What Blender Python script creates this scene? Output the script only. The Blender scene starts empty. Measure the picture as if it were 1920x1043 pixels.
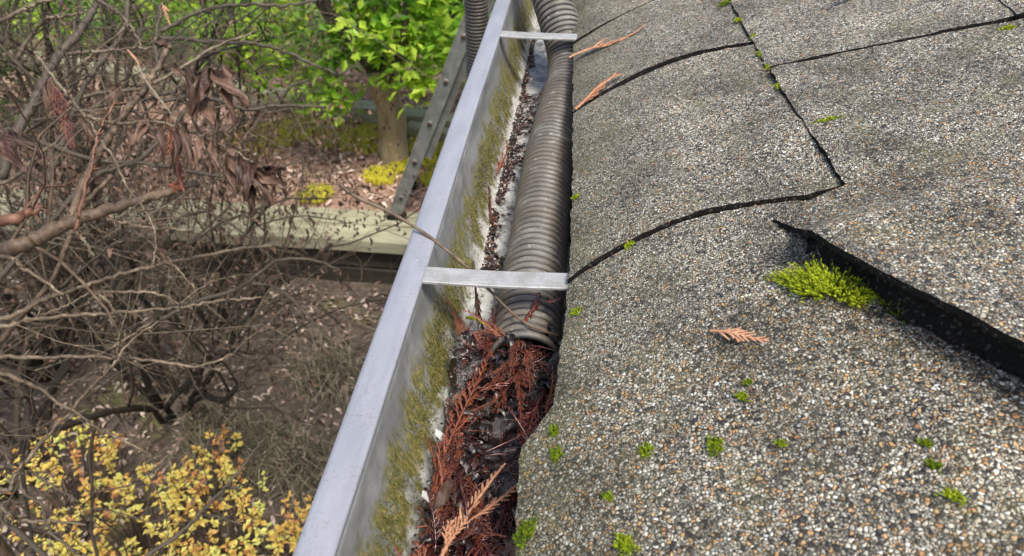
import bpy, math, random
import numpy as np
from mathutils import Vector, Matrix

R = math.radians
rng = np.random.default_rng(7)
random.seed(7)
scene = bpy.context.scene
COL = scene.collection

# ---------------------------------------------------------------- camera
cam_data = bpy.data.cameras.new("camera")
cam = bpy.data.objects.new("camera", cam_data)
COL.objects.link(cam)
cam_data.sensor_width = 36.0
cam_data.lens = 26.0
cam_data.clip_start = 0.01
cam_data.clip_end = 3000.0
cam_data.dof.use_dof = True
cam_data.dof.focus_distance = 0.70
cam_data.dof.aperture_fstop = 12.0
M = Matrix(((0.99461564, -0.06469965, 0.08095482, 0.0),
            (0.10363265, 0.62095566, -0.77696482, 0.0),
            (0.0, 0.78117093, 0.62431721, 0.40),
            (0, 0, 0, 1)))
cam.matrix_world = M
scene.camera = cam

# ---------------------------------------------------------------- sky, sun, exposure
SUN_EL, SUN_AZ = 62.0, 140.0            # azimuth measured from +Y (along the gutter) towards +X (up the roof)
world = bpy.data.worlds.new("World")
scene.world = world
world.use_nodes = True
wn = world.node_tree.nodes
wl = world.node_tree.links
sky = wn.new("ShaderNodeTexSky")
sky.sky_type = 'NISHITA'
sky.sun_disc = False
sky.sun_elevation = R(SUN_EL)
sky.sun_rotation = R(SUN_AZ)
sky.air_density = 1.0
sky.dust_density = 4.0
sky.ozone_density = 1.0
bg = wn["Background"]
bg.inputs["Strength"].default_value = 0.105
wl.new(sky.outputs[0], bg.inputs[0])

sun_d = bpy.data.lights.new("sun", 'SUN')
sun_d.energy = 1.5
sun_d.angle = R(14)
sun_d.color = (1.0, 0.95, 0.87)
sun = bpy.data.objects.new("sun", sun_d)
COL.objects.link(sun)
sd = Vector((math.sin(R(SUN_AZ)) * math.cos(R(SUN_EL)), math.cos(R(SUN_AZ)) * math.cos(R(SUN_EL)), math.sin(R(SUN_EL))))
sun.rotation_euler = sd.to_track_quat('Z', 'Y').to_euler()
sun.location = (3, 4, 9)

scene.view_settings.view_transform = 'Standard'
scene.view_settings.look = 'None'
scene.view_settings.gamma = 1.0
scene.view_settings.exposure = 1.3

# ---------------------------------------------------------------- helpers
class MB:
    """collects vertices, faces and a per-vertex tint; build() links ONE mesh object"""
    def __init__(self):
        self.v, self.q, self.t3, self.t, self.n = [], [], [], [], 0
    def add(self, v, quads=None, tris=None, tint=0.5):
        v = np.asarray(v, float).reshape(-1, 3)
        if quads is not None and len(quads):
            self.q.append(np.asarray(quads, np.int64).reshape(-1, 4) + self.n)
        if tris is not None and len(tris):
            self.t3.append(np.asarray(tris, np.int64).reshape(-1, 3) + self.n)
        self.v.append(v)
        self.t.append(np.broadcast_to(np.asarray(tint, float), (len(v),)))
        self.n += len(v)
    def build(self, name, mat, parent=None, smooth=True):
        v = np.concatenate(self.v)
        if parent is not None:
            v = v - np.array(world_loc(parent))
        q = np.concatenate(self.q) if self.q else np.zeros((0, 4), np.int64)
        t3 = np.concatenate(self.t3) if self.t3 else np.zeros((0, 3), np.int64)
        me = bpy.data.meshes.new(name)
        me.vertices.add(len(v)); me.vertices.foreach_set("co", v.astype(np.float32).ravel())
        me.loops.add(q.size + t3.size)
        me.loops.foreach_set("vertex_index", np.concatenate([q.ravel(), t3.ravel()]).astype(np.int32))
        me.polygons.add(len(q) + len(t3))
        st = np.concatenate([np.arange(len(q)) * 4, len(q) * 4 + np.arange(len(t3)) * 3]).astype(np.int32)
        me.polygons.foreach_set("loop_start", st)
        me.polygons.foreach_set("use_smooth", np.full(len(st), smooth))
        at = me.attributes.new("tint", 'FLOAT', 'POINT')
        at.data.foreach_set("value", np.concatenate(self.t).astype(np.float32))
        me.update(calc_edges=True)
        me.validate()
        o = bpy.data.objects.new(name, me)
        COL.objects.link(o)
        if mat: me.materials.append(mat)
        if parent is not None: o.parent = parent
        return o

def world_loc(o):
    p = Vector((0, 0, 0))
    while o is not None:
        p = p + o.location; o = o.parent
    return p

def tag(o, label=None, cat=None, group=None, kind=None):
    if label: o['label'] = label
    if cat: o['category'] = cat
    if group: o['group'] = group
    if kind: o['kind'] = kind
    return o

def thing(name, label, cat, loc=(0, 0, 0), group=None):
    o = bpy.data.objects.new(name, None)
    o.empty_display_size = 0.05
    o.location = loc
    COL.objects.link(o)
    return tag(o, label, cat, group)

def frames(p):
    p = np.asarray(p, float)
    d = np.gradient(p, axis=0)
    d /= np.linalg.norm(d, axis=1)[:, None] + 1e-12
    up = np.array([0, 0, 1.0]) if abs(d[0, 2]) < 0.9 else np.array([1.0, 0, 0])
    n = np.cross(d[0], up); n /= np.linalg.norm(n)
    N = np.empty_like(p)
    for i in range(len(p)):
        n = n - d[i] * (n @ d[i]); n /= np.linalg.norm(n) + 1e-12
        N[i] = n
    return d, N, np.cross(d, N)

def tube(mb, pts, rad, sides=6, tint=0.5, caps=True):
    p = np.asarray(pts, float); m = len(p)
    r = np.broadcast_to(np.asarray(rad, float), (m,))
    d, N, B = frames(p)
    a = np.arange(sides) / sides * 2 * math.pi
    ring = p[:, None, :] + r[:, None, None] * (np.cos(a)[None, :, None] * N[:, None, :] + np.sin(a)[None, :, None] * B[:, None, :])
    v = ring.reshape(-1, 3)
    i = np.arange(m - 1)[:, None] * sides; j = np.arange(sides)[None, :]; k = (j + 1) % sides
    q = np.stack([i + j, i + k, i + sides + k, i + sides + j], -1).reshape(-1, 4)
    tr = []
    if caps:
        v = np.concatenate([v, p[:1], p[-1:]])
        c0, c1 = m * sides, m * sides + 1
        b = (m - 1) * sides
        for s in range(sides):
            tr.append((c0, (s + 1) % sides, s)); tr.append((c1, b + s, b + (s + 1) % sides))
    tt = tint if np.ndim(tint) == 0 else np.concatenate([np.repeat(tint, sides), np.full(2 if caps else 0, 0.5)])
    mb.add(v, q, tr, tt)

def smooth_path(ctrl, n):
    """Catmull-Rom through control points"""
    c = np.asarray(ctrl, float)
    c = np.concatenate([[2 * c[0] - c[1]], c, [2 * c[-1] - c[-2]]])
    seg = len(c) - 3
    t = np.linspace(0, seg - 1e-6, n)
    i = t.astype(int); f = (t - i)[:, None]
    p0, p1, p2, p3 = c[i], c[i + 1], c[i + 2], c[i + 3]
    return 0.5 * (2 * p1 + (p2 - p0) * f + (2 * p0 - 5 * p1 + 4 * p2 - p3) * f * f + (3 * p1 - p0 - 3 * p2 + p3) * f ** 3)

def box(mb, lo, hi, tint=0.5, rot=None, bev=0.0):
    x0, y0, z0 = lo; x1, y1, z1 = hi
    v = np.array([(x0, y0, z0), (x1, y0, z0), (x1, y1, z0), (x0, y1, z0), (x0, y0, z1), (x1, y0, z1), (x1, y1, z1), (x0, y1, z1)], float)
    q = [(0, 3, 2, 1), (4, 5, 6, 7), (0, 1, 5, 4), (1, 2, 6, 5), (2, 3, 7, 6), (3, 0, 4, 7)]
    if rot is not None:
        v = v @ np.array(rot).T
    mb.add(v, q, None, tint)

def vnoise(x, y, s=1.0, seed=0):
    """smooth value noise, vectorised, about -1..1"""
    x = np.asarray(x, float) / s + seed * 17.31; y = np.asarray(y, float) / s + seed * 9.77
    xi, yi = np.floor(x).astype(np.int64), np.floor(y).astype(np.int64)
    fx, fy = x - xi, y - yi
    fx = fx * fx * (3 - 2 * fx); fy = fy * fy * (3 - 2 * fy)
    def h(a, b):
        n = (a * 374761393 + b * 668265263 + seed * 1013) & 0x7fffffff
        n = ((n ^ (n >> 13)) * 1274126177) & 0x7fffffff
        return ((n ^ (n >> 16)) & 0xffff) / 32767.5 - 1
    return (h(xi, yi) * (1 - fx) + h(xi + 1, yi) * fx) * (1 - fy) + (h(xi, yi + 1) * (1 - fx) + h(xi + 1, yi + 1) * fx) * fy

# ---------------------------------------------------------------- materials
class NT:
    def __init__(self, name):
        self.m = bpy.data.materials.new(name); self.m.use_nodes = True
        self.t = self.m.node_tree; self.n = self.t.nodes
        self.b = self.n["Principled BSDF"]
    def link(self, a, b): self.t.links.new(a, b)
    def node(self, typ, **kw):
        n = self.n.new(typ)
        for k, v in kw.items(): setattr(n, k, v)
        return n
    def pos(self): return self.node("ShaderNodeNewGeometry").outputs["Position"]
    def objco(self): return self.node("ShaderNodeTexCoord").outputs["Object"]
    def mapping(self, vec, scale=(1, 1, 1), rot=(0, 0, 0)):
        n = self.node("ShaderNodeMapping"); n.inputs["Scale"].default_value = scale; n.inputs["Rotation"].default_value = rot
        self.link(vec, n.inputs[0]); return n.outputs[0]
    def noise(self, vec, scale, detail=4, rough=0.55, dist=0.0, out=0):
        n = self.node("ShaderNodeTexNoise"); n.inputs["Scale"].default_value = scale; n.inputs["Detail"].default_value = detail
        n.inputs["Roughness"].default_value = rough; n.inputs["Distortion"].default_value = dist
        if vec is not None: self.link(vec, n.inputs["Vector"])
        return n.outputs[out]
    def voro(self, vec, scale, feature='F1', rnd=1.0):
        n = self.node("ShaderNodeTexVoronoi"); n.feature = feature
        n.inputs["Scale"].default_value = scale; n.inputs["Randomness"].default_value = rnd
        if vec is not None: self.link(vec, n.inputs["Vector"])
        return n
    def ramp(self, fac, stops, interp='LINEAR'):
        n = self.node("ShaderNodeValToRGB"); cr = n.color_ramp; cr.interpolation = interp
        while len(cr.elements) < len(stops): cr.elements.new(0.5)
        for e, (p, c) in zip(cr.elements, stops):
            e.position = p; e.color = (c, c, c, 1) if np.ndim(c) == 0 else (*c, 1)
        self.link(fac, n.inputs[0]); return n.outputs[0]
    def mix(self, fac, a, b, mode='MIX'):
        n = self.node("ShaderNodeMix"); n.data_type = 'RGBA'; n.blend_type = mode
        for inp, val in ((n.inputs[0], fac), (n.inputs[6], a), (n.inputs[7], b)):
            if hasattr(val, 'links') or hasattr(val, 'is_linked'): self.link(val, inp)
            elif np.ndim(val) == 0: inp.default_value = val if inp.type == 'VALUE' else (val, val, val, 1)
            else: inp.default_value = (*val, 1)
        return n.outputs[2]
    def math(self, op, a, b=0.0, c=0.0):
        n = self.node("ShaderNodeMath"); n.operation = op
        for inp, val in zip(n.inputs, (a, b, c)):
            if hasattr(val, 'is_linked'): self.link(val, inp)
            else: inp.default_value = val
        return n.outputs[0]
    def sep(self, v):
        n = self.node("ShaderNodeSeparateXYZ"); self.link(v, n.inputs[0]); return n.outputs
    def attr(self, name="tint"):
        n = self.node("ShaderNodeAttribute"); n.attribute_name = name; return n.outputs["Fac"]
    def bump(self, h, strength=0.5, dist=0.001, normal=None):
        n = self.node("ShaderNodeBump"); n.inputs["Strength"].default_value = strength; n.inputs["Distance"].default_value = dist
        self.link(h, n.inputs["Height"])
        if normal is not None: self.link(normal, n.inputs["Normal"])
        return n.outputs[0]
    def out(self, col=None, rough=None, normal=None, metal=None, spec=None):
        for key, val in (("Base Color", col), ("Roughness", rough), ("Normal", normal), ("Metallic", metal), ("Specular IOR Level", spec)):
            if val is None: continue
            inp = self.b.inputs[key]
            if hasattr(val, 'is_linked'): self.link(val, inp)
            elif key == "Base Color": inp.default_value = (*val, 1)
            else: inp.default_value = val
        return self.m

def granule_material(name, orange=0.12, scale=430.0, bright=1.0):
    t = NT(name)
    p = t.pos()
    def vm(op, a, b=None, c=None, out=0):
        n = t.node("ShaderNodeVectorMath", operation=op)
        for inp, val in zip(n.inputs, (a, b, c)):
            if val is None: continue
            if hasattr(val, 'is_linked'): t.link(val, inp)
            else: inp.default_value = val
        return n.outputs[out]
    warp = t.noise(p, 330, 3, 0.6, out=1)
    wp = vm('MULTIPLY_ADD', warp, (0.0022,) * 3, p)
    b = bright
    def layer(sc):
        v = t.voro(wp, sc)
        e = t.voro(wp, sc, 'DISTANCE_TO_EDGE')
        cell = t.sep(v.outputs["Color"])
        col = t.ramp(cell[0], [(0.0, (0.03 * b, 0.029 * b, 0.028 * b)), (0.15, (0.13 * b, 0.12 * b, 0.095 * b)), (0.30, (0.225 * b, 0.203 * b, 0.155 * b)), (0.42, (0.36 * b, 0.328 * b, 0.25 * b)),
                               (0.56, (0.265 * b, 0.258 * b, 0.215 * b)), (0.66, (0.48 * b, 0.44 * b, 0.34 * b)), (0.79, (0.60 * b, 0.57 * b, 0.47 * b)), (0.965, (0.68 * b, 0.67 * b, 0.62 * b))], 'CONSTANT')
        tan = t.ramp(cell[2], [(0.0, (0.44, 0.27, 0.115)), (0.5, (0.52, 0.36, 0.19)), (1.0, (0.40, 0.20, 0.085))])
        col = t.mix(t.ramp(cell[1], [(1.0 - orange - 0.001, 0.0), (1.0 - orange, 1.0)], 'CONSTANT'), col, tan)
        ed = t.ramp(e.outputs["Distance"], [(0.0, 0.0), (0.18, 0.7), (0.40, 1.0)])
        rel = vm('SUBTRACT', wp, v.outputs["Position"])
        tilt = vm('DOT_PRODUCT', rel, vm('SUBTRACT', v.outputs["Color"], (0.5, 0.5, 0.5)), out=1)
        h = t.math('ADD', t.math('MULTIPLY', ed, 0.62), t.math('MULTIPLY', tilt, sc * 0.9))
        h = t.math('ADD', h, t.math('MULTIPLY', cell[2], 0.55))
        return col, ed, h, cell
    c1, e1, h1, cell1 = layer(scale)
    c2, e2, h2, cell2 = layer(scale * 1.55)
    pick = t.ramp(t.noise(p, scale * 0.42, 2, 0.5), [(0.50, 0.0), (0.54, 1.0)])
    col = t.mix(pick, c1, c2)
    ed = t.node("ShaderNodeMix"); ed.data_type = 'FLOAT'
    t.link(pick, ed.inputs[0]); t.link(e1, ed.inputs[2]); t.link(e2, ed.inputs[3])
    hh = t.node("ShaderNodeMix"); hh.data_type = 'FLOAT'
    t.link(pick, hh.inputs[0]); t.link(h1, hh.inputs[2]); t.link(t.math('MULTIPLY', h2, 0.75), hh.inputs[3])
    # asphalt showing between the granules; this dark also paints in their small shadows
    col = t.mix(t.ramp(ed.outputs[0], [(0.12, 1.0), (0.66, 0.0)]), col, (0.016, 0.0155, 0.013))
    # granules lost here and there, weathered and faintly algae-green patches
    bald = t.ramp(t.noise(p, 150, 4, 0.65), [(0.60, 0.0), (0.70, 0.75)])
    col = t.mix(bald, col, (0.045, 0.043, 0.04))
    worn = t.noise(p, 9, 5, 0.6)
    col = t.mix(t.ramp(worn, [(0.47, 0.0), (0.74, 0.42)]), col, (0.06, 0.056, 0.038))
    green = t.noise(p, 23, 4, 0.6)
    col = t.mix(t.ramp(green, [(0.52, 0.0), (0.78, 0.5)]), col, (0.15, 0.14, 0.05))
    run = t.noise(t.mapping(p, (0.12, 1.0, 0.12)), 34, 4, 0.6)
    col = t.mix(t.ramp(run, [(0.54, 0.0), (0.74, 0.45)]), col, (0.05, 0.048, 0.03))
    # algae thickens towards the damp eave
    damp = t.math('MULTIPLY_ADD', t.sep(p)[0], -4.0, t.math('MULTIPLY', t.noise(p, 30, 5, 0.7), 1.0))
    col = t.mix(t.ramp(damp, [(0.24, 0.0), (0.66, 0.55)]), col, (0.095, 0.092, 0.035))
    tone = t.noise(p, 15, 5, 0.62)
    col = t.mix(1.0, col, t.ramp(tone, [(0.34, (0.62, 0.61, 0.58)), (0.5, (1.0, 1.0, 1.0)), (0.68, (1.30, 1.30, 1.28))]), 'MULTIPLY')
    fine = t.noise(p, 1500, 2, 0.6)
    col = t.mix(0.5, col, t.ramp(fine, [(0.3, 0.6), (0.7, 1.25)]), 'MULTIPLY')
    h = t.math('ADD', hh.outputs[0], t.math('MULTIPLY', fine, 0.25))
    nrm = t.bump(h, 1.0, 0.0018)
    return t.out(col, t.ramp(cell1[1], [(0, 0.5), (1, 0.9)]), nrm, spec=0.4)

def asphalt_edge_material():
    t = NT("asphalt_edge")
    p = t.pos(); n = t.noise(p, 420, 5, 0.75); v = t.voro(p, 520)
    c = t.ramp(n, [(0.35, (0.005, 0.005, 0.0045)), (0.62, (0.022, 0.020, 0.017))])
    c = t.mix(t.ramp(t.sep(v.outputs['Color'])[0], [(0.90, 0.0), (0.91, 0.6)], 'CONSTANT'), c, (0.11, 0.10, 0.085))
    return t.out(c, 0.9, t.bump(n, 1.0, 0.002), spec=0.2)

def gutter_material():
    t = NT("weathered_gutter_metal")
    p = t.pos(); s = t.sep(p)
    n1 = t.noise(t.mapping(p, (1, 0.25, 1)), 45, 5, 0.65)
    n2 = t.noise(p, 260, 4, 0.7)
    streak = t.noise(t.mapping(p, (0.3, 1.0, 0.12)), 120, 3, 0.6)
    base = t.ramp(n1, [(0.3, (0.12, 0.124, 0.118)), (0.5, (0.18, 0.184, 0.178)), (0.7, (0.25, 0.254, 0.245))])
    base = t.mix(t.ramp(streak, [(0.48, 0.0), (0.70, 0.35)]), base, (0.125, 0.13, 0.11))
    blot = t.noise(p, 26, 5, 0.7)
    base = t.mix(t.ramp(blot, [(0.52, 0.0), (0.66, 0.55)]), base, (0.30, 0.305, 0.285))
    base = t.mix(t.ramp(blot, [(0.32, 0.6), (0.45, 0.0)]), base, (0.11, 0.115, 0.085))
    specks = t.ramp(t.noise(p, 900, 2, 0.5), [(0.66, 0.0), (0.72, 0.85)])
    specks = t.math('MULTIPLY', specks, t.ramp(t.noise(p, 60, 2), [(0.45, 0.0), (0.6, 1.0)]))
    base = t.mix(specks, base, (0.045, 0.055, 0.03))
    # a pale clean strip near the base, a dark-green to yellow moss film above it
    zz = t.math('ADD', s[2], t.math('MULTIPLY', t.math('SUBTRACT', t.noise(t.mapping(p, (1, 1, 0.6)), 38, 5, 0.62), 0.5), 0.075))
    low = t.ramp(t.math('MULTIPLY_ADD', zz, 10.0, 1.0), [(0.08, 1.0), (0.22, 0.0)])
    base = t.mix(low, base, t.ramp(n2, [(0.3, (0.30, 0.295, 0.25)), (0.6, (0.50, 0.50, 0.47))]))
    band = t.ramp(t.math('MULTIPLY_ADD', zz, 10.0, 1.0), [(0.08, 0.0), (0.17, 1.0), (0.50, 1.0), (0.66, 0.0)])
    patch = t.ramp(t.noise(t.mapping(p, (1, 1, 0.5)), 75, 6, 0.78), [(0.40, 0.0), (0.50, 1.0)])
    film = t.math('MULTIPLY', band, patch)
    face = t.sep(t.node("ShaderNodeNewGeometry").outputs["Normal"])
    inside = t.math('GREATER_THAN', face[0], 0.15)       # moss grows on the wall's inner face only
    mosscol = t.ramp(t.noise(t.mapping(p, (1, 1, 0.35)), 330, 4, 0.75), [(0.30, (0.025, 0.032, 0.008)), (0.46, (0.09, 0.088, 0.018)), (0.58, (0.18, 0.15, 0.035)), (0.72, (0.36, 0.31, 0.12))])
    up = t.math('GREATER_THAN', -0.0165, s[2])
    base = t.mix(t.math('MULTIPLY', film, t.math('MULTIPLY', up, inside)), base, mosscol)
    floor_dirt = t.math('MULTIPLY', t.ramp(t.noise(p, 55, 6, 0.75), [(0.46, 0.0), (0.58, 0.9)]), t.math('GREATER_THAN', -0.0975, s[2]))
    base = t.mix(floor_dirt, base, (0.055, 0.045, 0.036))
    h = t.math('ADD', t.math('MULTIPLY', n2, 0.5), t.math('MULTIPLY', film, 0.8))
    rough = t.ramp(n1, [(0.3, 0.34), (0.7, 0.6)])
    rough = t.math('MAXIMUM', rough, t.math('MULTIPLY', film, 0.95))
    return t.out(base, rough, t.bump(h, 0.35, 0.0012), spec=0.5)

def rim_material():
    t = NT("painted_rim_metal")
    p = t.pos()
    n = t.noise(t.mapping(p, (1, 0.2, 1)), 70, 5, 0.6)
    n2 = t.noise(p, 420, 3, 0.6)
    col = t.ramp(n, [(0.25, (0.20, 0.21, 0.24)), (0.5, (0.24, 0.25, 0.28)), (0.75, (0.275, 0.285, 0.312))])
    dirt = t.math('MULTIPLY', t.ramp(n2, [(0.54, 0.0), (0.66, 0.85)]), t.ramp(t.noise(p, 22, 4), [(0.44, 0.0), (0.60, 1.0)]))
    col = t.mix(dirt, col, (0.17, 0.165, 0.15))
    scr = t.voro(t.mapping(p, (1, 0.4, 1)), 60)
    chips = t.ramp(scr.outputs["Distance"], [(0.03, 1.0), (0.06, 0.0)])
    col = t.mix(t.math('MULTIPLY', chips, 0.5), col, (0.75, 0.75, 0.73))
    return t.out(col, t.ramp(n, [(0.3, 0.38), (0.7, 0.55)]), t.bump(n2, 0.12, 0.0006), spec=0.5)

def strap_material():
    t = NT("aluminium_strap")
    p = t.pos()
    n = t.noise(t.mapping(p, (0.25, 1.6, 1)), 260, 4, 0.6)
    n2 = t.noise(p, 60, 4, 0.6)
    col = t.ramp(n, [(0.3, (0.31, 0.31, 0.30)), (0.7, (0.43, 0.43, 0.415))])
    col = t.mix(t.ramp(n2, [(0.44, 0.0), (0.64, 0.65)]), col, (0.24, 0.235, 0.205))
    col = t.mix(t.ramp(t.noise(p, 700, 3, 0.6), [(0.60, 0.0), (0.68, 0.8)]), col, (0.12, 0.115, 0.09))
    return t.out(col, 0.42, t.bump(n, 0.15, 0.0005), metal=0.25)

def hose_material():
    t = NT("dirty_grey_hose_rubber")
    p = t.pos()
    n = t.noise(p, 40, 5, 0.65); n2 = t.noise(p, 300, 4, 0.7)
    rib = t.attr("tint")
    col = t.ramp(n, [(0.3, (0.080, 0.076, 0.064)), (0.5, (0.13, 0.124, 0.107)), (0.72, (0.22, 0.212, 0.185))])
    dirt = t.ramp(n2, [(0.5, 0.0), (0.72, 0.7)])
    col = t.mix(dirt, col, (0.09, 0.07, 0.05))
    mud = t.noise(p, 17, 5, 0.7)
    col = t.mix(t.ramp(mud, [(0.40, 0.0), (0.58, 0.85)]), col, (0.11, 0.09, 0.065))
    col = t.mix(t.ramp(t.noise(p, 95, 4, 0.7), [(0.60, 0.0), (0.72, 0.8)]), col, (0.36, 0.34, 0.29))
    # near-black colour in the grooves between the ribs
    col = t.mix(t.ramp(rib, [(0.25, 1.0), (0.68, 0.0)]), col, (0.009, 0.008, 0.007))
    return t.out(col, t.ramp(n, [(0.3, 0.35), (0.7, 0.65)]), t.bump(n2, 0.25, 0.0008))

def simple(name, stops, scale=60, rough=0.7, bump=0.3, bdist=0.001, stretch=(1, 1, 1), tint=0.0, spec=0.4, trans=0.0, obj=False):
    t = NT(name)
    p = t.objco() if obj else t.pos()
    n = t.noise(t.mapping(p, stretch), scale, 5, 0.65)
    f = n
    if tint:
        f = t.math('ADD', t.math('MULTIPLY', n, 1 - tint), t.math('MULTIPLY', t.attr("tint"), tint))
    col = t.ramp(f, stops)
    if trans:
        t.b.inputs["Subsurface Weight"].default_value = 0.0
        t.b.inputs["Transmission Weight"].default_value = 0.0
        tr = t.node("ShaderNodeBsdfTranslucent"); mx = t.node("ShaderNodeMixShader"); mx.inputs[0].default_value = trans
        t.link(col, tr.inputs[0]); t.link(t.b.outputs[0], mx.inputs[1]); t.link(tr.outputs[0], mx.inputs[2])
        t.link(mx.outputs[0], t.n["Material Output"].inputs[0])
    return t.out(col, rough, t.bump(n, bump, bdist) if bump else None, spec=spec)

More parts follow.
